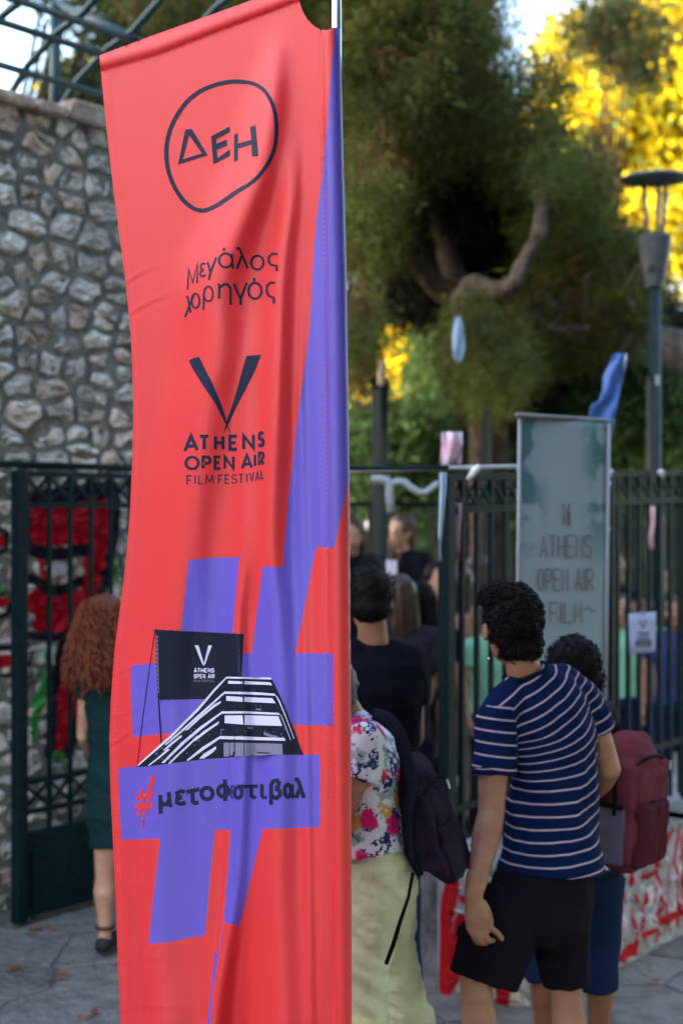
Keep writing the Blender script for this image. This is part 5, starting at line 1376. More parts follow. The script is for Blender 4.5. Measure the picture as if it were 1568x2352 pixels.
# ---------------- the gathering beyond the gate
st = thing('stone_step', 'low grey stone step on which the far women stand', 'step'); b = MB(); b.box((.6, 9.9, .14), (2.6, 0, 0), (0, .95, 0), z_(.14)); b.build('step_block', M['slab'], st, bevel=.02)
def at(dx, Y): return (dx-784)/F*Y
fig = figure
r6, J6 = fig('woman with long dark hair in black top reading white papers beyond the gate', at(928, 9.7), 9.7, math.radians(-130), 1.70, M['skin_pale'], M['hair_brown'], M['tee_black'], M['tee_navy'], zg=.28, long=.42, face=True, voxel=.018,
    HF=Vector((-.72, -.70, 0)), ov=dict(elL=(-.23, .0, 1.13), wrL=(-.10, .24, 1.06), wrR=(.12, .24, 1.05)))
pp = thing('papers', 'sheet of white paper held by the long haired woman beyond the gate', 'paper'); b = MB(); c = (J6['wrL']+J6['wrR'])/2+J6['F']*.08+z_(.03); b.box(c, J6['R']*.15, J6['F']*.05+z_(.09), Vector((0, 0, .001))); b.build('sheet', mat('paper', (.75, .76, .8), .7), pp)
b = MB(); b.box(J6['chest']+J6['F']*.128*J6['k']+z_(-.02), J6['R']*.05, J6['F']*.004, z_(.12)); b.build('badge_lanyard', mat('pale lanyard', (.4, .42, .6), .8), None).parent = r6
bpy.data.objects['badge_lanyard'].matrix_parent_inverse = Matrix.Translation(-Vector(r6.location))
fig('pale faced woman beside the flag edge beyond the gate', at(806, 9.5), 9.5, math.radians(175), 1.68, M['skin_pale'], M['hair_brown'], M['tee_black'], M['tee_black'], zg=.28, long=.3, face=True, voxel=.018)
fig('seated looking dark haired listener in black, back to us, beyond the gate', at(853, 8.3), 8.3, math.radians(-8), 1.74, M['skin_pale'], M['hair_black'], M['tee_black'], M['tee_black'], long=.12)
fig('person in dark grey tee and black trainers with yellow trim standing in the gateway', at(918, 6.9), 6.9, math.radians(-20), 1.69, M['skin'], M['hair_brown'], M['grey_tee'], M['tee_navy'], long=.26, ov=dict(elL=(-.23, .0, 1.16), wrL=(-.02, .22, 1.2)),
    shoes=mat('black and yellow trainer', (.70, .38, .01), .6, .3, col2=(.02, .02, .03), scale=9))
fig('person in black with a pale badge behind the fence post', at(998, 9.3), 9.3, math.radians(165), 1.66, M['skin_pale'], M['hair_black'], M['tee_black'], M['tee_navy'], long=.1)
fig('woman with long brown hair and beige trousers behind the first fence bars', at(1056, 8.8), 8.8, math.radians(10), 1.66, M['skin'], M['hair_brown'], M['skin'], M['beige'], long=.40, sleeve=0, topname='open_back_top')
fig('person with a dark bun in black just behind the black tee man, over his shoulder', at(905, 7.6), 7.6, math.radians(-35), 1.62, M['skin'], M['hair_black'], M['tee_black'], M['tee_navy'], long=.08)
fig('person in navy top with long black hair beside the fence post, back turned', at(968, 8.0), 8.0, math.radians(12), 1.60, M['skin'], M['hair_black'], M['tee_navy'], M['tee_black'], long=.30)
fig('person in pale beige behind the bars above the striped man, dark brown hair', at(1100, 9.8), 9.8, math.radians(-15), 1.70, M['skin'], M['hair_brown'], M['beige'], M['tee_black'], long=.15)
fig('person in cream top behind the bars beside the mint green volunteer', at(1076, 10.4), 10.4, math.radians(170), 1.58, M['skin_pale'], M['hair_brown'], M['beige'], M['denim'], long=.1, face=True)
fig('person in grey tee further back between the right hand bars', at(1512, 10.4), 10.4, math.radians(175), 1.62, M['skin_pale'], M['hair_black'], M['grey_tee'], M['denim'], long=.1, face=True)
fig('person in black tee behind the bars right of the grey banner, taller than the volunteers', at(1405, 10.6), 10.6, math.radians(160), 1.68, M['skin_tan'], M['hair_brown'], M['tee_navy'], M['tee_black'], long=.2, face=True)
fig('volunteer in mint green tee between the fence bars left of the striped man', at(1128, 8.6), 8.6, math.radians(150), 1.46, M['skin_pale'], M['hair_brown'], M['green_tee'], M['grey_tee'], face=True)
fig('volunteer in mint green tee right of the grey hanging banner', at(1424, 9.2), 9.2, math.radians(190), 1.46, M['skin_pale'], M['hair_brown'], M['green_tee'], M['denim'], face=True, long=.1)
fig('volunteer in mint green tee behind the paper notice', at(1475, 9.5), 9.5, math.radians(-160), 1.44, M['skin_tan'], M['hair_black'], M['green_tee'], M['tee_navy'])
fig('person in blue tee at the right edge behind the fence', at(1552, 9.0), 9.0, math.radians(200), 1.46, M['skin'], M['hair_brown'], M['blue_tee'], M['denim'])
b = MB(); wb = thing('balloon', 'small white paper globe beside the woman with papers', 'globe'); b.ell(W(851, 1206, 12.6), (.05, .05, .055)); b.build('globe', mat('white paper globe', (.8, .78, .74), .6), wb, smooth=True)
b = MB(); b.tube([W(851, 1221, 12.6), Vector((W(851, 1221, 12.6).x, 12.6, .26))], .006, 5); b.build('stick', M['bark'], wb)

# ------------------------------------------------------------------ hangings on the fence
def sheet(name, quad, m, parent, nx=10, ny=30, amp=.01, thick=.004, freq=3.0, seed=0, mids=None):
    """cloth sheet through four corners (TL, TR, BR, BL) with folds"""
    TL, TR, BR, BL = quad; vs = []; nrm = (TR-TL).cross(BL-TL).normalized()
    for j in range(ny+1):
        v = j/ny
        for i in range(nx+1):
            u = i/nx; p = (TL*(1-u)+TR*u)*(1-v)+(BL*(1-u)+BR*u)*v
            p = p+nrm*(amp*math.sin(u*freq*math.pi+v*3+seed)+amp*.6*mnoise.noise(Vector((u*3+seed, v*6, seed))))
            vs.append(p)
    fs = [(j*(nx+1)+i, j*(nx+1)+i+1, (j+1)*(nx+1)+i+1, (j+1)*(nx+1)+i) for j in range(ny) for i in range(nx)]
    o = mk(name, vs, fs, m, parent, smooth=True); md = o.modifiers.new('thickness', 'SOLIDIFY'); md.thickness = thick; return o, nrm
gb = thing('hanging_banner', 'faded grey green cloth banner with festival lettering hanging on the iron fence', 'banner')
Q = [W(1191, 958, 5.52), W(1396, 972, 5.78), W(1388, 1640, 5.78), W(1184, 1640, 5.52)]
bmz = bpy.data.materials.new('grey green banner'); bmz.use_nodes = True; n, l = sget(bmz); pb = n['Principled BSDF']; pb.inputs['Roughness'].default_value = .85
g = n.new('ShaderNodeNewGeometry'); ns = n.new('ShaderNodeTexNoise'); ns.inputs['Scale'].default_value = 7; ns.inputs['Detail'].default_value = 4; l.new(g.outputs['Position'], ns.inputs['Vector'])
# painted trees down both borders
eb = (Q[1]-Q[0]).normalized(); eb.z = 0; sub = n.new('ShaderNodeVectorMath'); sub.operation = 'SUBTRACT'; sub.inputs[1].default_value = tuple((Q[0]+Q[1])/2); l.new(g.outputs['Position'], sub.inputs[0])
dt = n.new('ShaderNodeVectorMath'); dt.operation = 'DOT_PRODUCT'; dt.inputs[1].default_value = tuple(eb); l.new(sub.outputs[0], dt.inputs[0])
ab = n.new('ShaderNodeMath'); ab.operation = 'ABSOLUTE'; l.new(dt.outputs['Value'], ab.inputs[0])
sz = n.new('ShaderNodeSeparateXYZ'); l.new(sub.outputs[0], sz.inputs[0])
e1 = n.new('ShaderNodeMapRange'); e1.inputs[1].default_value = .07; e1.inputs[2].default_value = .16; l.new(ab.outputs[0], e1.inputs[0])
e2 = n.new('ShaderNodeMapRange'); e2.inputs[1].default_value = -.62; e2.inputs[2].default_value = -.35; l.new(sz.outputs[2], e2.inputs[0])
mu = n.new('ShaderNodeMath'); mu.operation = 'MULTIPLY'; l.new(e1.outputs[0], mu.inputs[0]); l.new(e2.outputs[0], mu.inputs[1])
e3 = n.new('ShaderNodeMapRange'); e3.inputs[1].default_value = .44; e3.inputs[2].default_value = .52; l.new(ns.outputs['Fac'], e3.inputs[0])
m3 = n.new('ShaderNodeMath'); m3.operation = 'MULTIPLY'; l.new(mu.outputs[0], m3.inputs[0]); l.new(e3.outputs[0], m3.inputs[1])
mx = n.new('ShaderNodeMix'); mx.data_type = 'RGBA'; mx.inputs[6].default_value = (.22, .29, .34, 1); mx.inputs[7].default_value = (.05, .14, .16, 1); l.new(m3.outputs[0], mx.inputs[0]); l.new(mx.outputs[2], pb.inputs['Base Color'])
_, nb = sheet('cloth', Q, bmz, gb, 12, 40, .006, freq=2.0)
nb = -nb if nb.y > 0 else nb
b = MB(); b.tube([W(1186, 953, 5.50), W(1400, 968, 5.79)], .011, 8); b.build('batten', mat('grey batten', (.13, .12, .13), .6), gb, smooth=True)
for (q0, q1) in ((Q[0], Q[3]), (Q[1], Q[2])):
    b = MB(); b.tube([q0+nb*.006, (q0+q1)/2+nb*.006, q1+nb*.006], [(.010, .005)]*3, 6, side=eb); b.build('border', mat('pale hem', (.30, .31, .37), .8), gb, smooth=True)
M['banner_ink'] = mat('faded brown ink', (.13, .095, .105), .9)
def banner_pt(dx, dy):
    t = (dx-1191)/205.0; return W(dx, dy, 5.52+.26*t)+nb*.018
def brow(txt, x0, x1, y0, y1, w):
    V_ = []; F_ = []
    for c, a, t0, b_, t1, sl in row(txt, x0, x1, y0, y1, w):
        for poly, _ in glyph(c, a, t0, b_, t1, w, 0):
            o = len(V_)
            if _:
                m_ = len(poly); V_ += [banner_pt(*p) for p in poly+_[0]]
                for i in range(m_): F_.append((o+i, o+(i+1) % m_, o+m_+(i+1) % m_, o+m_+i))
                continue
            V_ += [banner_pt(*p) for p in poly]; nh = len(poly)//2
            for i in range(nh-1): F_.append((o+i, o+i+1, o+2*nh-2-i, o+2*nh-1-i))
    o = mk('lettering', V_, F_, M['banner_ink'], gb)
brow('16', 1282, 1303, 1155, 1208, 3.5); brow('ATHENS', 1232, 1352, 1228, 1282, 3.6); brow('OPEN AIR', 1226, 1356, 1305, 1358, 3.6); brow('FILM', 1254, 1330, 1382, 1432, 3.6)
b = MB(); b.tube([banner_pt(1336, 1400), banner_pt(1345, 1394), banner_pt(1352, 1404), banner_pt(1360, 1400)], .003, 5); b.build('flourish', M['banner_ink'], gb)
for (dx, dy) in ((1397, 1085), (1396, 1110), (1394, 1215)):
    b = MB(); b.ell(W(dx, dy, 5.80), (.013, .012, .016)); b.build('cable_tie', mat('white tie', (.7, .7, .72), .5), gb, smooth=True)

nt = thing('paper_notice', 'lilac white paper notice with printed lines taped to the iron fence', 'notice')
Yn = 6.72; Qn = [W(1443, 1410, Yn-.03), W(1506, 1405, Yn+.03), W(1504, 1497, Yn+.03), W(1446, 1502, Yn-.03)]
_, nn_ = sheet('sheet', Qn, mat('lilac paper', (.36, .39, .62), .7), nt, 4, 4, .002, .001)
nn_ = -nn_ if nn_.y > 0 else nn_
def npt(x, y): return W(x, y, Yn+(x-1475)*.001)+nn_*.006
V_ = []; F_ = []
def addp(pts): o = len(V_); V_.extend([npt(*p) for p in pts]); F_.append(tuple(range(o, o+len(pts))))
addp([(1466, 1425), (1469, 1425), (1475, 1444), (1473, 1444)]); addp([(1480, 1424), (1483, 1424), (1476, 1444), (1474, 1444)])
mk('printed_logo', V_, F_, M['navy'], nt); V_ = []; F_ = []
for i, (x0, x1, y, h_) in enumerate(((1462, 1490, 1452, 3), (1464, 1488, 1459, 3), (1460, 1492, 1467, 4), (1456, 1496, 1474, 5), (1458, 1494, 1482, 3))):
    addp([(x0, y), (x1, y), (x1, y+h_), (x0, y+h_)])
mk('printed_lines', V_, F_, M['navy'], nt)
b = MB(); b.bar(npt(1470, 1404), npt(1482, 1414), .02, .001); b.build('tape', mat('tape', (.6, .62, .66), .4), nt)

def strip(name, label, cat, pts, m, Y, parts='cloth', thick=.004):
    """hanging cloth strip: pts = [(y, x0, x1)]"""
    t = thing(name, label, cat); vs = []; nx = 5
    for j, (y, x0, x1) in enumerate(pts):
        for i in range(nx+1):
            u = i/nx; vs.append(W(x0+(x1-x0)*u, y+(3*math.sin(u*6+j) if 0 < j < len(pts)-1 else 0), Y+.035*math.sin(u*7+j*.9)))
    fs = [(j*(nx+1)+i, j*(nx+1)+i+1, (j+1)*(nx+1)+i+1, (j+1)*(nx+1)+i) for j in range(len(pts)-1) for i in range(nx)]
    o = mk(parts, vs, fs, m, t, smooth=True); md = o.modifiers.new('thickness', 'SOLIDIFY'); md.thickness = thick
    return t
M['skyblue'] = mat('pale blue cloth', (.42, .56, .72), .8, var=.15, scale=6, trans=.2); M['tarp'] = mat('blue tarpaulin', (.045, .13, .42), .5, .4, var=.35, scale=6)
tb = strip('cloth_strip', 'pale blue cloth strip hanging in the tree above the gateway', 'cloth', [(728, 1046, 1056), (745, 1041, 1062), (770, 1039, 1066), (800, 1040, 1067), (822, 1042, 1062), (832, 1046, 1056)], M['skyblue'], 8.6)
b = MB(); b.tube([W(1051, 728, 8.6), W(1052, 690, 9.3), W(1062, 675, 10.8)], .004, 5); b.build('string', M['strapblack'], tb)
tb = strip('cloth_strip', 'cream cloth strip on the tall capped post', 'cloth', [(822, 868, 882), (850, 867, 884), (885, 868, 884)], mat('cream cloth', (.62, .52, .38), .8, trans=.2), 9.9)
tb = strip('poster', 'white and pink poster hanging above the lintel rod', 'poster', [(992, 1014, 1060), (1020, 1013, 1061), (1050, 1013, 1060), (1068, 1014, 1058)], mat('pink white poster', (.68, .60, .68), .7, col2=(.55, .20, .32), scale=9), 6.3)
tb = strip('ribbon', 'long pale blue ribbon tapering down beside the fence post', 'ribbon', [(1085, 1008, 1023), (1120, 1009, 1022), (1180, 1009, 1019), (1240, 1008, 1014), (1255, 1009, 1012), (1290, 1006, 1014)], M['skyblue'], 5.5)
tb = strip('ribbon', 'faded orange ribbon behind the first fence bars', 'ribbon', [(1155, 1046, 1058), (1200, 1044, 1058), (1250, 1045, 1057), (1285, 1046, 1056)], mat('orange ribbon', (.50, .16, .07), .8, col2=(.45, .3, .4), scale=3, trans=.2), 6.0)
tb = strip('tape_strip', 'red and white checked barrier tape strip on the fence at right', 'tape', [(1163, 1492, 1502), (1200, 1493, 1502), (1235, 1490, 1500), (1262, 1492, 1502)], mat('red white tape', (.60, .12, .16), .6, col2=(.75, .6, .65), scale=70), 6.9)
tp = strip('tarpaulin', 'blue tarpaulin draped behind the top of the grey hanging banner', 'tarpaulin', [(812, 1410, 1438), (835, 1398, 1436), (862, 1386, 1430), (895, 1384, 1424), (918, 1378, 1420), (934, 1356, 1417), (965, 1350, 1411), (1010, 1352, 1402)], M['tarp'], 7.2)
b = MB(); b.tube([W(1421, 815, 7.2), W(1450, 770, 9), W(1460, 762, 11)], .004, 5); b.build('string', M['strapblack'], tp)
for (dx, dy) in ((1399, 1083), (1518, 1084)):
    t = thing('rag_knot', 'white rag knot tied on the fence rail beside the banner' if dx < 1450 else 'white rag knot tied on the fence rail right of the lamp', 'knot'); b = MB(); b.ell(W(dx, dy, 6.1 if dx < 1450 else 7.2), (.018, .016, .014)); b.tube([W(dx, dy, 6.1 if dx < 1450 else 7.2), W(dx+3, dy+14, 6.1 if dx < 1450 else 7.2)], [.01, .004], 6); b.build('rag', mat('rag', (.55, .54, .54), .9), t, smooth=True)
# fallen leaves on the paving
LEAF_LABELS = ['dry reddish leaf nearest the free edge of the flag', 'dry leaf just right of the nearest one by the flag', 'dry leaf at the foot of the gate post, left one', 'dry leaf beside the gate panel, right of the post', 'dry leaf touching the gate post foot', 'dry leaf on the slabs below the woman in teal', 'dry leaf behind the striped man at lower right', 'dry leaf nearest the low graffiti wall', 'dry leaf at the far left edge of the slabs', 'dry leaf at the bottom edge beside the bare legs']
fl_m = mat('dry leaf', (.20, .07, .04), .8, var=.4, island=.4)
for i, (dx, dy) in enumerate(((187, 2345), (215, 2332), (90, 2138), (120, 2142), (70, 2143), (140, 2250), (1400, 2330), (1500, 2260), (30, 2230), (1310, 2345))):
    Y = 2.0*F/(dy-1176); c = W(dx, dy, Y); c.z = .012; s = .018+.006*(i % 3); a = i*1.3
    vs = [c+Vector((math.cos(a+t)*s*r, math.sin(a+t)*s*r, .006*math.sin(t*2+i)+.004)) for t, r in ((0, 1.6), (1, .7), (2, .8), (3.14, 1.5), (4.2, .8), (5.3, .7))]
    mk('fallen_leaf', vs, [tuple(range(6))], fl_m, group='fallen leaves on the paving', label=LEAF_LABELS[i], cat='leaf')
# ------------------------------------------------------------------ foliage
def blades(name, centres, per, length, width, spread, m, parent, droop=.35, seed=0, kind=None, **kw):
    R = np.random.RandomState(seed); C = np.asarray(centres, float); n = len(C)*per
    base = np.repeat(C, per, axis=0)+R.normal(0, 1, (n, 3))*spread
    d = R.normal(0, 1, (n, 3)); d[:, 2] -= droop; d /= np.linalg.norm(d, axis=1)[:, None]
    a = np.cross(d, R.normal(0, 1, (n, 3))); a /= np.linalg.norm(a, axis=1)[:, None]
    L = length*R.uniform(.6, 1.3, (n, 1)); Wd = width*R.uniform(.6, 1.3, (n, 1))
    v = np.empty((n, 4, 3)); v[:, 0] = base-a*Wd*.3; v[:, 1] = base+d*L*.5-a*Wd*.5; v[:, 2] = base+d*L; v[:, 3] = base+d*L*.5+a*Wd*.5
    me = bpy.data.meshes.new(name); me.vertices.add(n*4); me.vertices.foreach_set('co', v.ravel())
    me.loops.add(n*4); me.loops.foreach_set('vertex_index', np.arange(n*4)); me.polygons.add(n)
    me.polygons.foreach_set('loop_start', np.arange(0, n*4, 4)); me.polygons.foreach_set('loop_total', np.full(n, 4)); me.update()
    return link(name, me, m, parent, kind=kind, **kw)

def cloud(cx, cy, rx, ry, Y0, Y1, n, R, hollow=0.0):
    """n clump centres inside an ellipsoid sized from how it looks at mid distance"""
    Ym = (Y0+Y1)/2; c = W(cx, cy, Ym); r = np.array([rx/F*Ym, (Y1-Y0)/2, ry/F*Ym])
    d = R.normal(0, 1, (n, 3)); d /= np.linalg.norm(d, axis=1)[:, None]
    u = R.uniform(hollow, 1, (n, 1))**(1/3)
    return np.array(c)+d*u*r

M['needle'] = mat('pine needles', (0.115, 0.150, 0.026), .6, .10, col2=(0.040, 0.050, 0.014), scale=.9, island=.45, trans=.25)
M['needle_shade'] = mat('needles painted in shade', (0.010, 0.013, 0.009), .7, .05, col2=(0.016, 0.010, 0.008), scale=.8, island=.5, trans=.1)  # shade inside the trees is put into this needle colour
M['dry'] = mat('dry brown needles', (0.16, 0.085, 0.032), .8, .1, col2=(0.08, 0.042, 0.02), scale=2, island=.4, trans=.1)
M['leaf'] = mat('shrub leaves', (0.17, 0.27, 0.075), .5, .2, col2=(0.08, 0.14, 0.045), scale=1.0, island=.45, trans=.35)
M['gold'] = mat('yellow green leaves', (0.62, 0.48, 0.012), .5, .2, col2=(0.38, 0.31, 0.014), scale=.7, island=.6, trans=.55)
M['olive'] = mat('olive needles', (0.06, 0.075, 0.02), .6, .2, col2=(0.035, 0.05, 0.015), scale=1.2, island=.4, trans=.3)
RT = np.random.RandomState(5)

# the big pine
M['limb'] = mat('limb bark', (0.105, 0.078, 0.062), .95, .1, col2=(.045, .033, .028), scale=9, bump=1.0, bscale=26)
def wrinkle0(amp, sc):
    return lambda co, no: co+no*(amp*np.array([mnoise.noise(Vector(c)*sc)+.6*mnoise.noise(Vector(c)*sc*2.7) for c in co]))[:, None]
pine = thing('pine_tree', 'large dark pine with drooping needles and a curved pale limb, beside the banner pole', 'tree')
TY = 11.3
b = MB(); b.tube([Vector((1.35, 12.0, 0)), Vector((1.25, 11.8, 1.0)), W(1120, 900, 11.6), W(1105, 780, 11.4), W(1075, 690, TY)], [.2, .18, .16, .15, .14], 12)
b.tube([W(1075, 700, TY), W(1000, 655, TY), W(955, 600, TY), W(930, 530, TY), W(880, 440, TY), W(845, 330, TY), W(820, 180, TY)], [.13, .10, .085, .075, .07, .055, .03], 10)
b.tube([W(1060, 690, TY), W(1010, 520, 12.6), W(1060, 300, 13), W(1100, 60, 13)], [.11, .1, .08, .05], 10)
b.blob('trunk', M['bark'], pine, voxel=.03, smooth=3)
b = MB(); b.tube([W(1060, 690, TY), W(1085, 668, 10.6), W(1110, 664, 10.1), W(1150, 672, 9.8), W(1183, 640, 9.65), W(1205, 600, 9.7), W(1238, 540, 9.65), W(1244, 478, 9.9), W(1222, 400, 10.6)], [.11, .10, .09, .075, .062, .058, .05, .042, .03], 10)
b.tube([W(1120, 664, 9.9), W(1090, 655, 9.9), W(1060, 690, 10.8)], [.08, .085, .09], 10)
b.blob('limb', M['limb'], pine, voxel=.014, smooth=2, post=wrinkle0(.02, 9))
groups = [(870, 130, 140, 190, 260), (1040, 150, 140, 170, 260), (960, 290, 150, 90, 150), (1265, 520, 110, 190, 240), (1370, 690, 120, 150, 210),
          (850, 480, 75, 150, 130), (825, 790, 40, 110, 60), (1250, 720, 100, 130, 170), (1130, 860, 70, 100, 100), (940, -120, 240, 150, 260),
          (560, -60, 330, 130, 260), (1200, 310, 90, 100, 100), (1400, 640, 70, 90, 90), (1060, 790, 40, 60, 30)]
cs = np.vstack([cloud(cx, cy, rx, ry, 9.4, 9.9, n, RT) for cx, cy, rx, ry, n in ((1095, 715, 60, 25, 6), (1250, 400, 50, 40, 9))]+[cloud(cx, cy, rx, ry, 9.3+(1.4 if cx > 1200 else 0), 12.2+(1.4 if cx > 1200 else 0), n, RT) for cx, cy, rx, ry, n in groups])
blades('crown', cs, 64, .105, .011, .075, M['needle'], pine, seed=1)
cs = np.vstack([cloud(cx, cy, rx, ry, 9.3+(1.4 if cx > 1200 else 0), 12.6+(1.4 if cx > 1200 else 0), int(n*.3), RT) for cx, cy, rx, ry, n in groups])
blades('dry_needles', cs, 40, .15, .011, .07, M['dry'], pine, droop=1.0, seed=2)
cs = np.vstack([cloud(1060, 520, 240, 240, 11.8, 14.5, 800, RT), cloud(1150, 850, 90, 140, 12.2, 14.2, 200, RT), cloud(1330, 760, 110, 110, 12.5, 14.5, 180, RT)])
blades('inner_crown', cs, 42, .17, .016, .1, M['needle_shade'], pine, seed=3)
bb = MB()
for cx, cy, rx, ry, n in groups:
    for k in range(5):
        p = Vector(cloud(cx, cy, rx, ry, 9.6, 12, 1, RT)[0]); q = Vector(cloud(cx, cy, rx, ry, 9.6, 12, 1, RT)[0]); mid = (p+q)/2-Vector((0, 0, .12))
        bb.tube([p, mid, q], [.022, .014, .006], 5)
bb.build('twigs', M['bark'], pine, kind='stuff')

def simple_tree(label, gx, gy, top, groups, m, per, ln, wd, sp, seed, trunk=.14, name='tree', extra=None, h=0.0):
    t = thing(name, label, 'tree')
    R = np.random.RandomState(seed)
    b = MB(); b.tube([Vector((gx, gy, 0)), Vector((gx+.1, gy, top.z*.5)), top], [trunk, trunk*.75, trunk*.3], 8)
    cs = []
    for g in groups:
        c = cloud(*g, R, h); cs.append(c)
        for k in range(4):
            q = Vector(c[k]); b.tube([Vector((gx+.05, gy, top.z*.45)), (q+top)/2-Vector((0, 0, .4)), q], [trunk*.4, trunk*.25, .015], 6)
    b.build('trunk', M['bark'], t, smooth=True)
    blades('crown', np.vstack(cs), per, ln, wd, sp, m, t, seed=seed)
    if extra: blades('dull_leaves', np.vstack(cs)[::5], per//2, ln, wd, sp, extra, t, seed=seed+1)
    return t
# dense evergreen behind the pine closes the view
simple_tree('dense evergreen standing behind the pine, deep shade put into its needle colour', 1.4, 17.0, W(1040, 250, 17), [(950, 420, 205, 300, 15.5, 18.5, 1100), (1260, 640, 160, 150, 15.5, 18.5, 450), (700, 120, 260, 220, 15.5, 18.5, 500), (1400, 740, 120, 60, 15.5, 18.5, 120)],
            M['needle_shade'], 40, .24, .035, .16, 31, name='evergreen_tree')
simple_tree('tall sunlit tree with golden leaves at the top right edge', 6.2, 31.0, W(1480, 200, 31), [(1500, 300, 150, 190, 29, 33, 430), (1570, 60, 130, 120, 29, 33, 150), (1320, 290, 110, 150, 29, 33, 150), (1520, 520, 160, 120, 29, 33, 190), (1310, 110, 90, 60, 29, 33, 22)],
            M['gold'], 32, .26, .13, .27, 41, trunk=.12, extra=M['leaf'])
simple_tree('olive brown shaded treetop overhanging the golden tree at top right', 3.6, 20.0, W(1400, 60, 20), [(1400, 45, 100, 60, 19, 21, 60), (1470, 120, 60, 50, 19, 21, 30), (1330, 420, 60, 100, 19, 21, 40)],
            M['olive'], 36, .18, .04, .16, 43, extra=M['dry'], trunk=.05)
simple_tree('low golden sunlit tree glimpsed left of the hanging blue strip', 1.2, 22.5, W(920, 850, 22.5), [(925, 820, 50, 70, 21.5, 23.5, 130), (890, 900, 60, 60, 21.5, 23.5, 60), (1030, 560, 50, 30, 21.5, 23.5, 8), (1240, 840, 90, 40, 21.5, 23.5, 24), (950, 770, 25, 25, 21.5, 23.5, 12), (1150, 940, 60, 60, 21.5, 23.5, 8)],
            M['gold'], 30, .17, .09, .16, 47, trunk=.08)
simple_tree('golden treetops low behind the lamp post', 5.7, 29.0, W(1480, 830, 29), [(1470, 845, 90, 16, 28, 30, 34), (1430, 700, 60, 50, 28, 30, 12)], M['gold'], 26, .2, .1, .17, 48, trunk=.08)
simple_tree('leafy tree with small leaves above the pergola', -4.0, 15.0, W(180, -60, 15), [(225, 30, 70, 50, 14, 16, 50), (90, -40, 80, 30, 14, 16, 20), (380, 30, 130, 80, 13.5, 16, 210), (170, 210, 60, 35, 14, 16, 45), (250, 180, 60, 60, 14, 16, 60)],
            M['olive'], 34, .12, .03, .13, 53, trunk=.1)
simple_tree('golden bush peeking over the stone wall under the pergola', -6.2, 24.0, W(165, 215, 24), [(165, 225, 50, 30, 23, 25, 40), (200, 190, 40, 25, 23, 25, 12)], M['gold'], 28, .14, .07, .16, 54, trunk=.06)
def bush(label, cx, cy, rx, ry, Y, n, m, seed, ln=.13, wd=.055, name='shrub'):
    t = thing(name, label, 'shrub'); R = np.random.RandomState(seed); c = W(cx, cy, Y)
    b = MB()
    for k in range(5):
        q = Vector(cloud(cx, cy, rx, ry, Y-.6, Y+.6, 1, R)[0]); b.tube([Vector((c.x+rnd.uniform(-.15, .15), Y, 0)), (q+Vector((c.x, Y, 0)))/2, q], [.03, .02, .008], 6)
    b.build('stem', M['bark'], t, smooth=True)
    blades('foliage', cloud(cx, cy, rx, ry, Y-.9, Y+.9, n, R), 30, ln, wd, .12, m, t, droop=0, seed=seed)
bush('broad green shrub left, directly right of the banner pole', 900, 1040, 130, 110, 14, 400, M['leaf'], 61)
bush('rounded green shrub behind the blue hanging strip', 1020, 850, 55, 120, 15, 170, M['leaf'], 62)
bush('green shrub rising left of the grey hanging banner', 1180, 950, 110, 140, 14.5, 420, M['leaf'], 63)
bush('dark green shrub behind the lamp post', 1490, 960, 120, 130, 13.5, 420, M['leaf'], 64)
bush('shadowy green shrub behind the blue tarpaulin', 1340, 960, 90, 150, 15.5, 320, M['leaf'], 65)
# far wood closing the horizon
R = np.random.RandomState(9)
n = 3200; cs = np.stack([R.uniform(-14, 16, n), R.uniform(34, 40, n), R.uniform(0, 1, n)**.8*7.2], 1)
blades('far_wood', cs, 22, .6, .22, .35, M['needle_shade'], None, seed=71, kind='stuff', label='dense wood with painted shade closing the view far behind the fence')  # very dark needle colour stands in for shade on the wood
n = 1500; cs = np.stack([R.uniform(-3, 6, n), R.uniform(17.5, 19.5, n), R.uniform(.1, 2.4, n)], 1)
blades('hedge_mass', cs, 24, .22, .08, .16, M['leaf'], None, seed=72, kind='stuff', label='thick green undergrowth beyond the gathering')
# pale fallen trunk behind the lamp
t = thing('leaning_trunk', 'thick pale grey leaning trunk behind the lamp post at the right edge', 'tree')
b = MB(); b.tube([W(1720, 905, 11.2), W(1568, 805, 11.2), W(1525, 788, 11.2), W(1500, 772, 11.3), W(1485, 740, 11.5)], [.2, .17, .14, .10, .05], 12); b.build('trunk', M['bark_pale'], t, smooth=True)
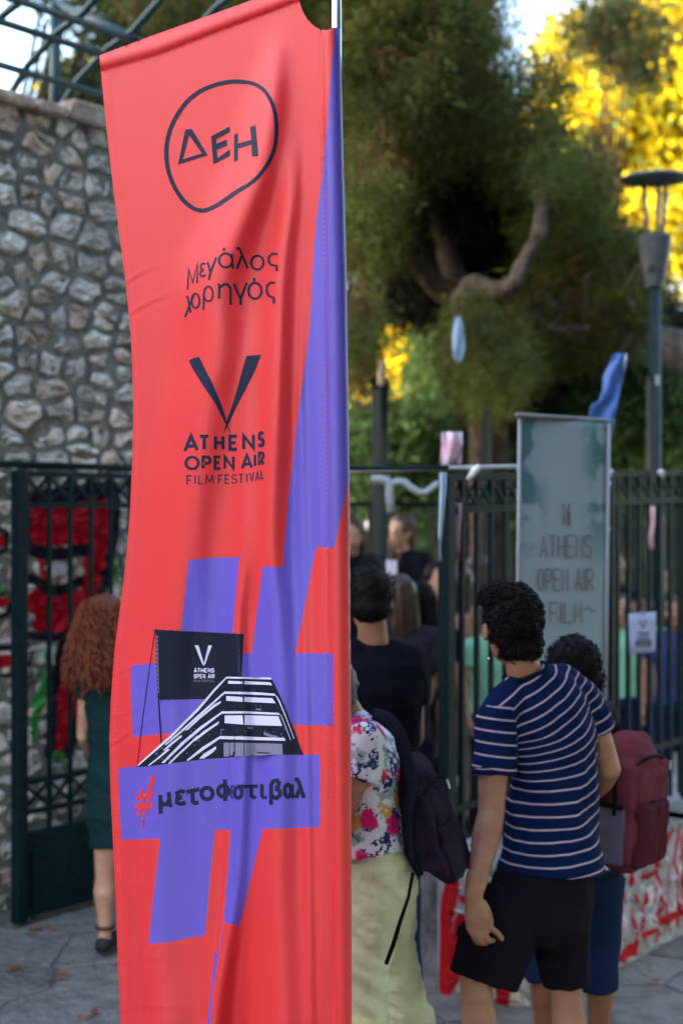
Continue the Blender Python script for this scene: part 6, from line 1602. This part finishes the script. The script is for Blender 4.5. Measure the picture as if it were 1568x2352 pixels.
# added trees out of view, behind and right, to block sky light
def shade_tree(label, x, y, r, z0, z1, n, seed):
    t = thing('shade_tree', label, 'tree', group='added trees out of view'); R = np.random.RandomState(seed)
    b = MB(); b.tube([Vector((x, y, 0)), Vector((x+.1, y, z0)), Vector((x, y+.1, (z0+z1)/2))], [.28, .22, .1], 10); b.build('trunk', M['bark_pale'], t, smooth=True)
    d = R.normal(0, 1, (n, 3)); d /= np.linalg.norm(d, axis=1)[:, None]; c = np.array([x, y, (z0+z1)/2])+d*R.uniform(.3, 1, (n, 1))**(1/3)*np.array([r, r, (z1-z0)/2])
    blades('crown', c, 14, .55, .42, .35, M['shade_tree_leaf'], t, seed=seed)
M['shade_tree_leaf'] = mat('shade tree leaves', (0.05, 0.09, 0.025), .6, .2, island=.4, trans=.15)
for i, (x, y, r, lab) in enumerate(((9.5, 1.0, 4.6, 'added unseen tree right of the square, blocks sky light'), (8.5, -6.5, 4.8, 'added unseen tree behind the camera to the right, blocks sky light'), (2.5, -11.5, 4.6, 'added unseen tree directly behind the camera, blocks sky light'), (13, 7.5, 4.6, 'added unseen tree beyond the right edge of the paving, blocks sky light'))):
    shade_tree(lab, x, y, r, 2.6, 12.5, 900, 90+i)
shade_tree('added unseen tree whose high crown blocks sky light at right', 5.6, -2.0, 3.8, 6.2, 11.5, 700, 99)
# added unseen house on the left, blocks the low sun from the near square
hs = thing('shade_house', 'added unseen house far off to the left, shades the near square', 'house')
b = MB(); b.box((-46, -14, 10.5), (4, 0, 0), (0, 26, 0), z_(10.5)); b.build('walls', mat('render wall', (.42, .38, .33), .9, .1, var=.15, scale=1), hs)
b = MB(); b.box((-46, -14, 21.15), (4.3, 0, 0), (0, 26.3, 0), z_(.15)); b.build('roof', mat('roof', (.2, .12, .09), .9), hs)
wm = mat('window glass', (.03, .035, .04), .1, .6)
wme = None
for fl in range(6):
    for k in range(11):
        b = MB(); b.box((-41.97, -36+k*4.4, 2.2+fl*3.3), (.06, 0, 0), (0, .7, 0), z_(.8)); b.build('window', wm, hs)
